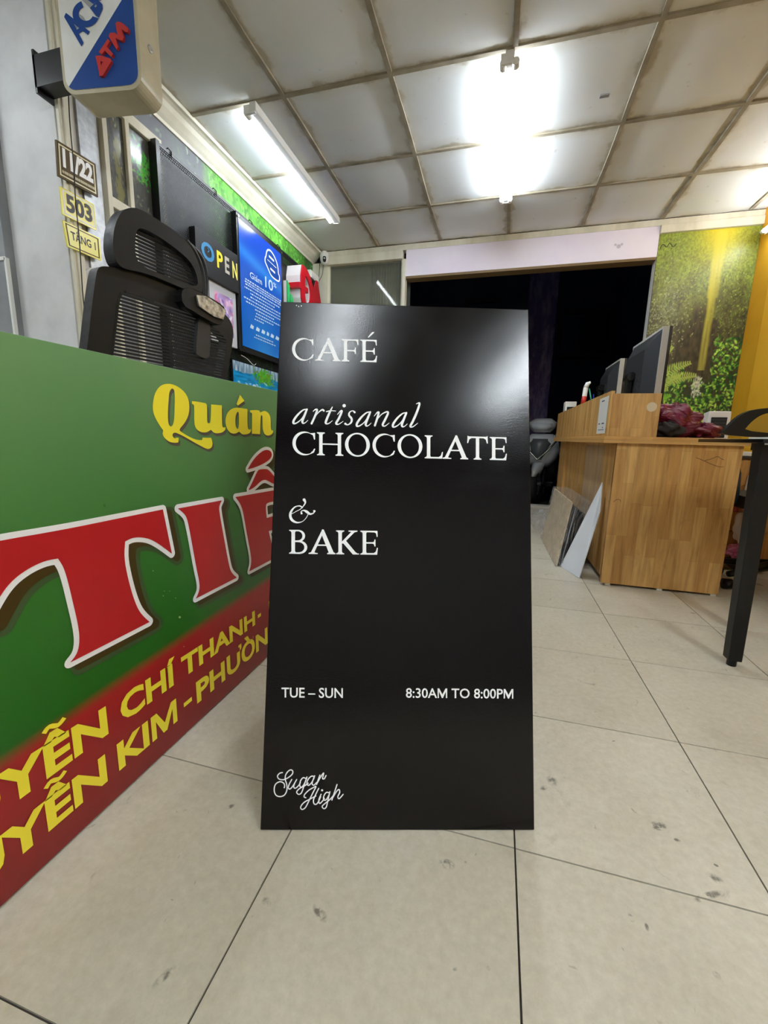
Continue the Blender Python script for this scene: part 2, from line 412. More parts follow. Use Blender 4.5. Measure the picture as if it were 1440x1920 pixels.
def put_text(mb, s, f3, x0, x1, y0, y1, bold=0.0, slant=0, by_cap=True):
    """f3 maps (x, y); text spans x0..x1, its capitals y0..y1 (floats or functions of x)"""
    lo, hi = cap_h(bold); H = hi-lo; st = .13+bold*2.2; pen = 0; pieces = []; hb = min(p[0] for p in text_mesh('H', bold)[0])
    for ch in s:
        base, dia = DIA.get(ch, (ch, None))
        if ch == 'M':
            W_ = H*1.02+bold; t = st*H*.9; t = min(t, W_*.27); x = pen+hb
            P = [(0,0),(t,0),(t,.68*H),(W_/2-t*.42,.0*H),(W_/2+t*.42,.0*H),(W_-t,.68*H),(W_-t,0),(W_,0),(W_,H),(W_-t*1.25,H),(W_/2,.38*H),(t*1.25,H),(0,H)]
            P = [(x+a, lo+b) for a, b in P]
            tr = tessellate_polygon([[Vector((a, b, 0)) for a, b in P]]); pieces.append((P, [tuple(q) for q in tr])); pen += W_+2*hb*.9; continue
        v, f = text_mesh(base, bold) if ch != ' ' else ([], [])
        if v: pieces.append(([(p[0]+pen, p[1]) for p in v], f))
        if dia:
            xs = [p[0] for p in v]; cx = pen+(min(xs)+max(xs))/2; top = max(p[1] for p in v); w = H*.16
            if dia == 'tilde': pl = [(cx-w*1.5, top+.07*H), (cx-w*.7, top+.17*H), (cx+w*.5, top+.07*H), (cx+w*1.5, top+.17*H)]
            elif dia == 'grave': pl = [(cx+w*.3, top+.20*H), (cx+w*1.2, top+.04*H)]
            else: pl = [(cx-w*.3, top+.28*H), (cx+w*.4, top+.28*H), (cx+w*.3, top+.17*H), (cx, top+.08*H)]
            t_ = .09*H+bold*.8; c_ = catmull([tuple(map(float, p)) for p in pl], 4); m_ = MB(); m_.ribbon(c_, [t_]*len(c_), lambda p: (p[0], p[1], 0), cap=False)
            pieces.append(([(p[0], p[1]) for p in m_.v], m_.f))
        pen += adv(base, bold)
    xs = [p[0] for P, _ in pieces for p in P]; a, b = min(xs), max(xs)
    for P, f in pieces:
        out = []
        for p in P:
            x = x0+(p[0]-a)/(b-a)*(x1-x0); t = (p[1]-lo)/H
            l0 = y0(x) if callable(y0) else y0; l1 = y1(x) if callable(y1) else y1
            out.append(f3((x+slant*t, l0+t*(l1-l0))))
        mb.lift += 4e-5; mb.add(mb.up(out), f)

def ell(cx, cy, rx, ry, a0, a1, n=28, rot=0):
    o = []
    for k in range(n+1):
        a = math.radians(a0+(a1-a0)*k/n); x, y = rx*math.cos(a), ry*math.sin(a); c, s = math.cos(rot), math.sin(rot)
        o.append((cx+x*c-y*s, cy+x*s+y*c))
    return o
def stem(cx, w=.135, s=.165, bot=True, top=True, r=None):
    h = w/2; P = []
    P += [(cx-s, 0), (cx+s, 0), (cx+s, .028), (cx+h+.03, .05), (cx+h, .11)] if bot else [(cx-h, 0), (cx+h, 0)]
    P += [(cx+h, .89), (cx+h+.03, .95), (cx+s, .972), (cx+s, 1), (cx-s, 1), (cx-s, .972), (cx-h-.03, .95), (cx-h, .89)] if top else [(cx+h, 1), (cx-h, 1)]
    P += [(cx-h, .11), (cx-h-.03, .05), (cx-s, .028)] if bot else []
    return [P]
def gC(W):
    out = ell(W*.52, .5, W*.52, .52, 46, 312, 40); inn = ell(W*.60, .5, W*.47, .475, 50, 308, 40)[::-1]
    return [[out+inn], [[(W*.80,.955),(W*.90,.885),(W*.955,.69),(W*.985,.69),(W*.985,.97),(W*.95,.97),(W*.90,.955)]],
            [[(W*.80,.045),(W*.94,.12),(W*.995,.27),(W*.955,.27),(W*.90,.17),(W*.82,.10)]]]
def gO(W):
    return [[ell(W/2, .5, W/2, .52, 0, 360, 44)[:-1], ell(W/2, .5, W/2-.135, .475, 0, 360, 44, .10)[:-1]]]
def gH(W): return [stem(.165), stem(W-.165), [[(.2,.47),(W-.2,.47),(W-.2,.515),(.2,.515)]]]
def arm_top(x, W): return [[(x,1),(x,.955),(W*.82,.95),(W*.92,.90),(W*.95,.76),(W*.985,.76),(W*.975,1)]]
def arm_mid(x, W): return [[(x,.47),(W*.72,.47),(W*.80,.43),(W*.82,.35),(W*.86,.35),(W*.86,.63),(W*.82,.63),(W*.80,.55),(W*.72,.515),(x,.515)]]
def arm_bot(x, W): return [[(x,0),(W*.96,0),(W,.28),(W*.965,.28),(W*.90,.12),(W*.78,.055),(x,.05)]]
def gE(W): return [stem(.165), arm_top(.1, W), arm_mid(.1, W), arm_bot(.1, W)]
def gF(W): return [stem(.165), arm_top(.1, W*1.03), arm_mid(.1, W)]
def gL(W): return [stem(.165), arm_bot(.1, W)]
def gT(W): return [stem(W/2, top=False), [[(.02*W,1.03),(0,.72),(.035*W,.72),(.09*W,.88),(.2*W,.945),(.8*W,.945),(.91*W,.88),(.965*W,.72),(W,.72),(.985*W,1.03),(.93*W,1.0),(.07*W,1.0)]]]
def gA(W):
    return [[[(.50*W,1.03),(.56*W,1.03),(.93*W,.07),(W,.028),(W,0),(.70*W,0),(.70*W,.028),(.765*W,.055),(.50*W,.80)]],
            [[(.50*W,1.0),(.50*W,.80),(.20*W,.06),(.28*W,.028),(.33*W,.028),(.33*W,0),(0,0),(0,.028),(.09*W,.06)]][0:1],
            [[(.28*W,.35),(.70*W,.35),(.70*W,.39),(.28*W,.39)]]]
def gB(W):
    s = .17
    up = [(s,1)]+ell(W*.50, .755, W*.36, .245, 90, -90, 20)+[(s,.51),(s,.55)]+ell(W*.47, .755, W*.26, .20, -90, 90, 20)+[(s,.955)]
    lo = [(s,.545)]+ell(W*.54, .27, W*.44, .275, 90, -90, 20)+[(s,0),(s,.045)]+ell(W*.50, .27, W*.34, .225, -90, 90, 20)+[(s,.50)]
    return [stem(.165), [up], [lo]]
def gK(W):
    return [stem(.165), [[(.22,.46),(.30,.46),(.80*W,.94),(.93*W,.97),(.93*W,1),(.55*W,1),(.55*W,.97),(.68*W,.95),(.22,.50)]],
            [[(.27,.50),(.38,.60),(.84*W,.09),(.93*W,.03),(W,.028),(W,0),(.74*W,0)]]]
GL = dict(C=gC, O=gO, H=gH, E=gE, F=gF, L=gL, T=gT, A=gA, B=gB, K=gK)

# ================================================================ LARGE STRUCTURE
HC = 2.5; XL, XR, YB, YP = -1.9, 1.82, 4.13, 1.57
# floor
fl = struct('floor', MB().box(-3.4, 3.2, -2.7, 4.9, -.08, -.004), M['grout'])
TX0, TY0, TS, TSY = .49, 1.093, .41, .4065
tmesh = []
for k in range(1):
    mb = MB().box(-TS/2+.0016, TS/2-.0016, -TSY/2+.0016, TSY/2-.0016, -.03, 0)
    me = bpy.data.meshes.new('tile'); me.from_pydata(mb.v, [], mb.f); me.materials.append(M['tile']); tmesh.append(me)
for i in range(-9, 7):
    for j in range(-6, 10):
        x = TX0+TS*(i+.5); y = TY0+TSY*(j+.5)
        if x < -3.3 or x > 3.1 or y > 4.9 or y < -1.6: continue
        o = bpy.data.objects.new('tile', tmesh[0]); COL.objects.link(o)
        o.location = (x, y, random.uniform(-.0006, 0)); o.rotation_euler = (random.uniform(-.0006, .0006), random.uniform(-.0006, .0006), 0)
        attach(o, fl)
# ceiling
ce = struct('ceiling', MB().box(-3.4, 3.2, -2.7, 4.9, HC+.05, HC+.12), M['slab'])
GX = [-1.815+.5875*k for k in range(-2, 8)]; GX = [-2.99, -2.4, -1.815, -1.228, -.642, -.05, .541, 1.13, 1.72, 2.31, 2.9]
GY = [4.13-.607*k for k in range(0, 11)]
def panel_mesh(w, d, sag, seed):
    r = random.Random(seed); n = 8; v = []; f = []
    for j in range(n+1):
        for i in range(n+1):
            a, b = i/n, j/n
            v.append(((a-.5)*w, (b-.5)*d, -sag*math.sin(math.pi*a)*math.sin(math.pi*b)+.0015*math.sin(7*a+seed)))
    f = [(j*(n+1)+i, (j+1)*(n+1)+i, (j+1)*(n+1)+i+1, j*(n+1)+i+1) for j in range(n) for i in range(n)]
    m0 = len(v); v += [(x, y, .012) for x, y in ((-w/2, -d/2), (w/2, -d/2), (w/2, d/2), (-w/2, d/2))]
    f += [(m0, m0+1, m0+2, m0+3)]
    me = bpy.data.meshes.new('ceiling_panel'); me.from_pydata(v, [], f); me.materials.append(M['ceil'])
    for p in me.polygons: p.use_smooth = len(p.vertices) == 4 and p.index < n*n
    return me
pm = {}
for a, b in zip(GX[:-1], GX[1:]):
    for d, c in zip(GY[:-1], GY[1:]):
        if d < -1.6: continue
        if b < -1.9 and d > 1.6: continue
        q = (round(b-a, 2), random.randrange(3))
        if q not in pm: pm[q] = panel_mesh(b-a-.014, .593, random.choice((.002, .005, .009)), len(pm))
        o = bpy.data.objects.new('ceiling_panel', pm[q]); COL.objects.link(o); o.location = ((a+b)/2, (c+d)/2, HC+.003); attach(o, ce)
for x in GX:
    y1 = 4.13 if x > -1.9 else 1.5
    pts = [(x+.003*math.sin(5*y+x*9), y, HC-.002+.0015*math.sin(9*y+x)) for y in np.arange(-1.9, y1+.01, .15)]
    mb = MB()
    for p, q in zip(pts[:-1], pts[1:]):
        mb.hexa([(p[0]-.012,p[1],p[2]-.005),(p[0]+.012,p[1],p[2]-.005),(q[0]+.012,q[1],q[2]-.005),(q[0]-.012,q[1],q[2]-.005)],
                [(p[0]-.012,p[1],HC+.02),(p[0]+.012,p[1],HC+.02),(q[0]+.012,q[1],HC+.02),(q[0]-.012,q[1],HC+.02)])
    link('ceiling_bar', mb, M['grid'], ce)
for k, y in enumerate(GY[1:10]):
    x0 = -1.82 if y > 1.6 else -3.0
    link('ceiling_bar', MB().box(x0, 2.9, y-.011, y+.011, HC-.006, HC+.02), M['grid'], ce)
# walls
struct('wall_left', MB().box(XL-.12, XL, YP+.01, YB+.1, 0, HC+.05), M['wall_white'])
struct('wall_front_left', MB().box(-3.4, XL-.0005, YP, YP+.14, 0, HC+.05), M['wall_white'])
struct('wall_far_left', MB().box(-3.5, -3.4, -2.7, YP+.1, 0, HC+.05), M['plaster_shade'])
struct('wall_near', MB().box(-3.4, 3.2, -2.8, -2.7, 0, HC+.05), M['plaster_shade'])
struct('wall_right', MB().box(XR, XR+.12, -.2, YB+.1, 0, HC+.05), M['yellow'])
struct('trim_2', MB().box(XR-.012, XR, .6, 3.88, 0, HC), mottled('yellow_pillar_lit', (242, 180, 50), (250, 190, 58), 3, .5))  # lighter copy of the wall yellow: the brighter lit face put into colour
struct('wall_far_right', MB().box(3.1, 3.2, -2.7, -.1, 0, HC+.05), M['plaster_shade'])
struct('wall_right_return', MB().box(XR, 3.2, -.2, -.08, 0, HC+.05), M['plaster_shade'])
# crown moulding along the left wall
prof = [(0, -.105), (.012, -.105), (.014, -.088), (.03, -.075), (.055, -.05), (.068, -.03), (.085, -.022), (.1, -.02), (.1, 0), (0, 0)]
struct('trim_1', MB().prism([prof], lambda p, d: (XL+p[0], d, HC-.002+p[1]), 1.62, YB), M['crown'], smooth=False)
struct('trim_3', MB().box(-1.80, XR, YB-.015, YB+.06, HC-.05, HC-.003), M['cream'])
struct('trim_4', MB().box(-1.76, -.985, YB-.035, YB+.05, 2.372, 2.45), M['cream'], bevel=.004)
struct('trim_5', MB().box(1.128, XR, YB-.03, YB+.05, 2.392, 2.452), M['cream'], bevel=.004)
struct('trim_6', MB().box(XL, -1.745, YB-.02, YB+.1, 0, 2.40), M['cream'])
struct('trim_7', MB().box(-.985, -.955, YB-.02, YB+.06, 0, 2.372), M['cream'])
hd = struct('wall_back', MB().box(-.955, 1.126, YB-.01, YB+.06, 2.225, 2.452), M['header'])
link('edge_strip', MB().box(-.95, 1.124, YB-.008, YB+.1, 2.205, 2.225), M['header_edge'], hd)
struct('wall_back_right', MB().box(1.126, XR+.05, YB+.004, YB+.08, 0, 2.40), M['plaster_shade'])
# glazed panel at the back left, a corrugated shutter behind it
M['glass'] = mat('tinted_glass', (118, 122, 108), .04, spec=.6, alpha=.32)
M['shutter'] = mottled('shutter_paint', (128, 126, 112), (150, 148, 132), 5, .6)
w1 = struct('window_1', MB().box(-1.745, -1.72, YB, YB+.03, 0, 2.372).box(-1.0, -.985, YB, YB+.03, 0, 2.372), M['cream'])
link('pane', MB().box(-1.74, -.99, YB+.01, YB+.016, .02, 2.372), M['glass'], w1)
n = 60; cs = MB()
pts = [(-1.33+.35*i/n, YB+.10+.012*math.sin(i*2*math.pi/4.6)) for i in range(n+1)]
cs.add([(x, y, z) for z in (0, 2.4) for x, y in pts], [(i, i+1, n+2+i, n+1+i) for i in range(n)])
link('corrugated_sheet', cs, M['shutter'], w1, smooth=True)
link('back_board', MB().box(-1.75, -1.33, YB+.08, YB+.1, 0, 2.4), mottled('grey_green_board', (134, 136, 124), (146, 148, 136), 3, .7), w1)
link('back_board', MB().box(-1.33, -.94, YB+.14, YB+.16, 0, 2.4), mat('dark_grey_board', (70, 72, 68), .7), w1)
# street outside
struct('ground_street', MB().box(-6, 7, 4.9, 14, -.14, -.06), M['asphalt'])
struct('trim_8', MB().box(-1.0, 3.2, 4.78, 4.92, -.1, .03), mottled('sill_stone', (196, 190, 178), (212, 206, 196), 8, .5), bevel=.004)
stw = struct('wall_street', MB().box(-6, 7, 9.5, 9.7, -.1, 5.5), M['street_wall'])
for x0, x1, z0, z1 in ((.9, 2.6, .2, 1.3), (-2.5, -1, .2, 2.0), (3.2, 4.5, .2, 2.0), (1.0, 2.0, 2.4, 3.3), (-.9, -.2, 2.9, 3.6)):
    fr = link('window_frame', MB().prism([[(x0, z0), (x1, z0), (x1, z1), (x0, z1)], [(x0+.08, z0+.08), (x1-.08, z0+.08), (x1-.08, z1-.08), (x0+.08, z1-.08)][::-1]], lambda p, d: (p[0], d, p[1]), 9.42, 9.52), mat('frame_paint', (50, 36, 30), .7), stw)
    link('pane', MB().box(x0+.08, x1-.08, 9.47, 9.49, z0+.08, z1-.08), M['window_dark'], fr)
struct('wall_side_street', MB().box(2.0, 2.2, 4.95, 9.5, -.1, 5), M['street_wall'])
struct('wall_street_left', MB().box(-2.6, -1.9, 4.35, 9.5, -.1, 5), M['street_wall'])
cb = thing('street_column', 'dark purple square column standing on the street outside the dark doorway', 'column', (.45, 6.9, -.06))
link('shaft', MB().box(.27, .66, 6.7, 7.1, -.06, 5), M['street_column'], cb, bevel=.02)
link('plinth', MB().box(.22, .71, 6.65, 7.15, -.06, .2), M['street_column'], cb, bevel=.01)

# ================================================================ LAMPS
def emis(name, col, st):
    m = bpy.data.materials.new(name); m.use_nodes = True; N, L = m.node_tree.nodes, m.node_tree.links
    N.remove(N['Principled BSDF']); e = N.new('ShaderNodeEmission'); e.inputs[0].default_value = (*col, 1); e.inputs[1].default_value = st
    L.new(e.outputs[0], N['Material Output'].inputs[0]); return m
M['tube'] = emis('lit_tube', (.88, .95, 1.0), TUBE_W)
M['tube_b'] = emis('lit_tube_bright', (.88, .95, 1.0), TUBE_W*1.7)
M['tube_c'] = emis('lit_tube_front', (.88, .95, 1.0), TUBE_W*1.75)
M['tube_d'] = emis('lit_tube_right', (.88, .95, 1.0), TUBE_W*3.6)
M['lamp_white'] = mat('lamp_housing', (225, 225, 222), .4)
def lamp(x, y0, y1, label, zt=2.452, tubes=(0,), m='tube', side=.045):
    t = thing('tube_lamp', label, 'lamp', (x, (y0+y1)/2, zt), 'tube lamps on the ceiling')
    h = link('housing', MB().box(x+side-.02, x+side+.02, y0-.01, y1+.01, zt-.005, HC-.008), M['lamp_white'], t, bevel=.004)
    for dx in tubes:
        link('tube', MB().tube([(x+dx, y0+.03, zt), (x+dx, y1-.03, zt)], .013, 14), M[m], t, smooth=True)
        for ye, s in ((y0, 1), (y1, -1)):
            e = link('end_cap', MB().tube([(x+dx, ye+.002*s, zt), (x+dx, ye+.035*s, zt)], .0165, 14), M['lamp_white'], t, smooth=False)
            link('lamp_holder', MB().box(x+dx-.012, x+side+.012, ye-.008, ye+.008, zt-.012, zt+.03), M['lamp_white'], t, bevel=.002)
    return t
LA = lamp(-1.447, 2.30, 3.515, 'tube lamp on the ceiling above the left wall, over the OPEN sign')
LB = lamp(-.075, 2.31, 3.50, 'brightest twin tube lamp in the middle of the ceiling', tubes=(-.028, .028), m='tube_b', side=0)
dup(LA, (0, -3.6, 0), 'tube lamp on the ceiling behind the camera, nearest the left side')
dup(LB, (0, -3.6, 0), 'twin tube lamp on the ceiling behind the camera, middle row', M['tube_c'])
dup(LB, (1.52, -3.5, 0), 'twin tube lamp on the ceiling behind the camera, right row', M['tube_d'])
dup(LA, (-1.15, -2.35, 0), 'tube lamp on the ceiling of the bay left of the camera', M['tube_c'])  # added lamp, out of view, to brighten the wall at the left
lr = thing('wall_tube_lamp', 'tube lamp on the yellow right wall, only its glowing tip showing', 'lamp', (1.78, 3.5, 2.3))
link('tube', MB().tube([(1.775, 2.9, 2.30), (1.775, 3.99, 2.30)], .013, 14), M['tube'], lr, smooth=True)
link('housing', MB().box(1.79, XR-.012, 2.88, 4.01, 2.28, 2.32), M['lamp_white'], lr)
for y in (2.89, 4.0): link('end_cap', MB().tube([(1.775, y-.012, 2.30), (1.775, y+.012, 2.30)], .016, 14), M['lamp_white'], lr)

# ================================================================ BLACK STANDING SIGN
BL = px(488, 1558, 2, 0); BR = px(1002, 1558, 2, 0)
e1 = (BR-BL).normalized(); n1 = Vector((-e1.y, e1.x, 0)); SW = (BR-BL).length
up1 = (Vector((0, 0, 1.011))+n1*.269).normalized(); SH = 1.0465; NN = e1.cross(up1)   # NN faces the camera
if NN.dot(CAM-BL) < 0: NN = -NN
S0 = BL+Vector((0, 0, .002))
def bs(u, v, d=0): return S0+e1*u+up1*v+NN*d
def bpx(off):
    def f(p): return on_plane(p[0], p[1], BL, NN)+NN*off
    return f
sg = thing('standing_sign', 'dark brown free-standing cafe sign board with white lettering on the tiled floor', 'sign', (BL+BR)/2+n1*.25)
link('front_panel', MB().hexa([bs(0,0,0), bs(SW,0,0), bs(SW,0,-.018), bs(0,0,-.018)], [bs(0,SH,0), bs(SW,SH,0), bs(SW,SH,-.018), bs(0,SH,-.018)]), M['sign_black'], sg, bevel=.0015)
up2 = (Vector((0, 0, 1.011))-n1*.2).normalized(); R0 = BL+n1*.50+Vector((0,0,.002))
def rs(u, v, d=0): return R0+e1*u+up2*v+n1*d
link('rear_panel', MB().hexa([rs(.005,0,0), rs(SW-.005,0,0), rs(SW-.005,0,.015), rs(.005,0,.015)], [rs(.005,1.0,0), rs(SW-.005,1.0,0), rs(SW-.005,1.0,.015), rs(.005,1.0,.015)]), M['sign_black'], sg, bevel=.0015)
for u in (.08, SW-.08):
    c = bs(u, SH-.012, -.03); link('hinge', MB().tube([c-e1*.03, c+e1*.03], .007, 10), M['steel'], sg)
    link('stay_bar', MB().tube([bs(u-.05, .3, -.02), rs(u-.05, .3, -.002)], .004, 8), M['steel'], sg)
IT = .0006
def glyph_line(name, items):
    mb = PM(NN)
    for ch, x0, x1, ytl, ybl, ytr, ybr in items:
        hh = (ybl-ytl); Wd = (x1-x0)/hh
        def f3(p, x0=x0, x1=x1, a=ytl, b=ybl, c=ytr, d=ybr, Wd=Wd):
            u = p[0]/Wd; yt = a+(c-a)*u; yb = b+(d-b)*u
            return on_plane(x0+(x1-x0)*u, yb+(yt-yb)*p[1], BL, NN)+NN*IT
        for loops in GL[ch](Wd): mb.flat([offset_poly(l, .008 if i == 0 else -.008) for i, l in enumerate(loops)], f3)
    return link(name, mb, M['white'], sg)
def crop(ox, oy, s): return lambda x: ox+x/s, lambda y: oy+y/s
def line_px(ox, oy, s, lst, top, bot):
    o = []
    for ch, a, b in lst:
        o.append((ch, ox+a/s, ox+b/s, oy+top(a)/s, oy+bot(a)/s, oy+top(b)/s, oy+bot(b)/s))
    return o
cafe = glyph_line('lettering', line_px(530, 610, 7.2, [('C',130,418),('A',440,780),('F',800,1018),('E',1050,1272)], lambda x: 177+(x-130)*.022, lambda x: 467+(x-130)*.029))
mb = PM(NN); mb.flat([[(530+x/7.2, 610+y/7.2) for x, y in ((1150,163),(1205,95),(1238,92),(1225,112),(1160,168))]], bpx(IT)); link('accent', mb, M['white'], cafe)
ty = lambda x: 372+(x-100)*.0263; by = lambda x: 598+(x-100)*.0263
it = line_px(530, 740, 5.333, [('C',100,326),('H',345,605),('O',625,870),('C',900,1122),('O',1150,1395)], ty, by)
it += line_px(760, 790, 6.857, [('L',250,480),('A',480,805),('T',795,1057),('E',1085,1300)], lambda x: 183+(x-250)*.026, lambda x: 474+(x-250)*.026)
glyph_line('lettering', it)
glyph_line('lettering', line_px(520, 920, 6.857, [('B',155,388),('A',405,745),('K',758,1048),('E',1070,1290)], lambda x: 505+(x-155)*.013, lambda x: 808+(x-155)*.012))
def strokes(name, ox, oy, s, lst, wmul=1.0, k=6):
    mb = PM(NN); f3 = bpx(IT)
    for st in lst:
        if len(st) == 1: mb.disc((ox+st[0][0]/s, oy+st[0][1]/s), st[0][2]/s, f3, 16); continue
        c = catmull([tuple(map(float, p)) for p in st], k)
        mb.ribbon([(ox+p[0]/s, oy+p[1]/s) for p in c], [p[2]/s*wmul for p in c], f3)
    return link(name, mb, M['white'], sg)
def ita(dx, dy): return [[(x+dx, y+dy, w) for x, y, w in q] for q in (
    [(240,148,12),(205,155,13),(155,198,19),(115,252,22),(108,285,20),(135,286,13),(185,248,9),(232,175,9)], [(243,148,18),(222,200,22),(198,262,23),(205,287,15),(228,280,8),(252,258,5)])]
strokes('lettering', 530, 740, 5.333, ita(0,0)+ita(633,27)+ita(994,35)+[
    [(305,168,6),(328,150,13),(345,158,20),(322,220,21),(290,290,20)], [(320,228,7),(360,178,9),(396,152,15),(412,162,19)],
    [(497,125,9),(470,180,20),(438,255,23),(432,288,18),(460,290,10),(497,262,5)], [(440,170,11),(485,162,10),(530,165,7)],
    [(548,200,5),(575,170,13),(592,168,20),(562,240,22),(535,288,21),(560,297,11),(605,268,5)], [(615,112,17)],
    [(720,178,20),(700,163,9),(670,178,13),(664,208,19),(690,243,21),(684,280,18),(650,303,11),(627,293,22)],
    [(915,217,5),(943,183,12),(960,182,20),(945,240,21),(922,310,20)], [(945,250,7),(990,198,9),(1040,174,15),(1053,188,20),(1025,250,22),(1000,303,20),(1022,316,11),(1065,285,5)],
    [(1335,95,6),(1368,90,18),(1340,180,23),(1300,270,23),(1276,318,20),(1302,322,11),(1350,287,5)]])
strokes('lettering', 520, 920, 6.857, [
    [(345,118,38),(360,152,22),(340,192,13),(300,236,8),(240,268,7),(185,300,7)], [(318,215,22),(285,197,15),(225,212,16),(178,270,28),(168,330,34),(195,382,32),(255,410,20),(325,395,9),(375,345,8),(398,295,8)],
    [(312,292,26),(308,268,12),(340,254,16),(380,272,34),(420,300,24),(462,290,14),(485,262,14),(474,262,26)]], k=8)
strokes('logo_script', 480, 1400, 6.545, [[(x, y, 14) for x, y in q] for q in (
    [(325,315),(290,325),(265,360),(285,395),(340,402),(400,375),(445,335),(452,300),(430,282),(395,300),(365,345),(360,400),(378,460),(380,530),(350,590),(295,610),(245,590),(224,530),(240,460),(290,428),(335,440),(352,470),(348,500)],
    [(440,400),(410,455),(397,500),(415,517),(450,485),(500,400)], [(500,400),(472,455),(465,495),(485,507),(520,478),(545,440)],
    [(612,388),(580,378),(548,415),(538,470),(555,495),(590,460),(622,385)], [(625,370),(592,470),(560,560),(525,582),(500,555),(530,515),(600,475),(640,445)],
    [(715,362),(680,360),(643,395),(625,445),(645,472),(685,435),(715,375)], [(720,355),(695,420),(692,460),(715,467),(745,435)],
    [(785,345),(765,400),(745,460)], [(748,450),(790,375),(830,318),(826,350),(818,388),(840,388),(860,350)],
    [(612,622),(592,612),(600,580),(650,530),(705,498),(737,485),(700,560),(645,672),(605,745),(565,765),(550,735),(590,680),(680,630),(735,600)],
    [(770,508),(730,590),(706,655),(718,700),(755,690),(795,610)], [(800,580),(772,645),(782,692),(815,665),(840,630)],
    [(895,560),(862,558),(832,605),(835,650),(865,642),(900,580)], [(907,548),(880,670),(862,738),(832,755),(813,727),(850,690),(910,640),(945,600)],
    [(995,460),(965,550),(932,650)], [(940,625),(985,550),(1018,520),(1028,555),(1005,608),(1022,632),(1070,580)])]+[[(812,530,13)]], k=5)
for s, a, b, yb, yt, sl in (('TUE \u2013 SUN', 528, 643, 1307.5, 1289, .012), ('8:30AM TO 8:00PM', 761, 962, 1308, 1290, .012)):
    mb = PM(NN); put_text(mb, s, bpx(IT), a, b, lambda x: yb+(x-a)*.008, lambda x: yt+(x-a)*.008, .012); link('lettering', mb, M['white'], sg)
mb = PM(NN)
for x, y in ((556, 573), (560, 575), (565, 574)): mb.disc((x, y), 1.1, bpx(IT), 6)
link('chip_mark', mb, M['white'], sg)

# ================================================================ GREEN AND RED LIGHTBOX SIGN
GXP = -.70; GTOP = .876
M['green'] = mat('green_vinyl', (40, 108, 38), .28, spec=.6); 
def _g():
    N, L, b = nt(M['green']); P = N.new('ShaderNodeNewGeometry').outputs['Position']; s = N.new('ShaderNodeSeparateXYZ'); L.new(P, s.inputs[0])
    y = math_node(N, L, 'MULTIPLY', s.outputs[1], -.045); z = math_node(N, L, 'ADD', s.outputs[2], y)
    up = ramp(N, L, s.outputs[2], [(.22, s2l((24, 94, 16))), (.5, s2l((52, 114, 42))), (.85, s2l((104, 148, 98)))])  # green pales towards the top: reflected haze put into the colour
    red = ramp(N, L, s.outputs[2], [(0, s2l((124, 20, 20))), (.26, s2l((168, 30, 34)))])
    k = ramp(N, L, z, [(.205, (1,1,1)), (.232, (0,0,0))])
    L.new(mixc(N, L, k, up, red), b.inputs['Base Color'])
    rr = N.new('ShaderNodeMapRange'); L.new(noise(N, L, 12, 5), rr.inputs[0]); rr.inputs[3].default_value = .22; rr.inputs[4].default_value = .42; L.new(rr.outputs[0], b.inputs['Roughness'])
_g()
M['yellow_v'] = mat('yellow_vinyl', (255, 240, 62), .4)
M['red_v'] = mat('red_vinyl', (182, 32, 36), .32)
M['brown_v'] = mat('brown_print', (66, 52, 16), .4); M['olive_v'] = mat('olive_print', (62, 84, 48), .4)
M['grey_v'] = mat('brown_grey_print', (92, 84, 76), .4)
gs = thing('lightbox_sign', 'large green and red shop sign with yellow and red lettering, standing at left', 'sign', (GXP-.05, .7, 0))
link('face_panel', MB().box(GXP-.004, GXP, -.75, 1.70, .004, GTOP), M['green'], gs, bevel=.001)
link('casing', MB().box(GXP-.09, GXP-.0045, -.75, 1.70, 0, GTOP-.001), mat('casing_green', (96, 140, 98), .5), gs, bevel=.002)
def gp(off): return lambda p: tuple(px(p[0], p[1], 0, GXP)+Vector((off, 0, 0)))
def to_yz(pts): return [(lambda q: (q.y, q.z))(px(a, b, 0, GXP)) for a, b in pts]
def gyz(off, dy=0, dz=0): return lambda p: (GXP+off, p[0]+dy, p[1]+dz)
C1 = lambda l: [tuple([260+p[0]/5.143, 700+p[1]/5.143]+list(p[2:])) for p in l]
c = 1
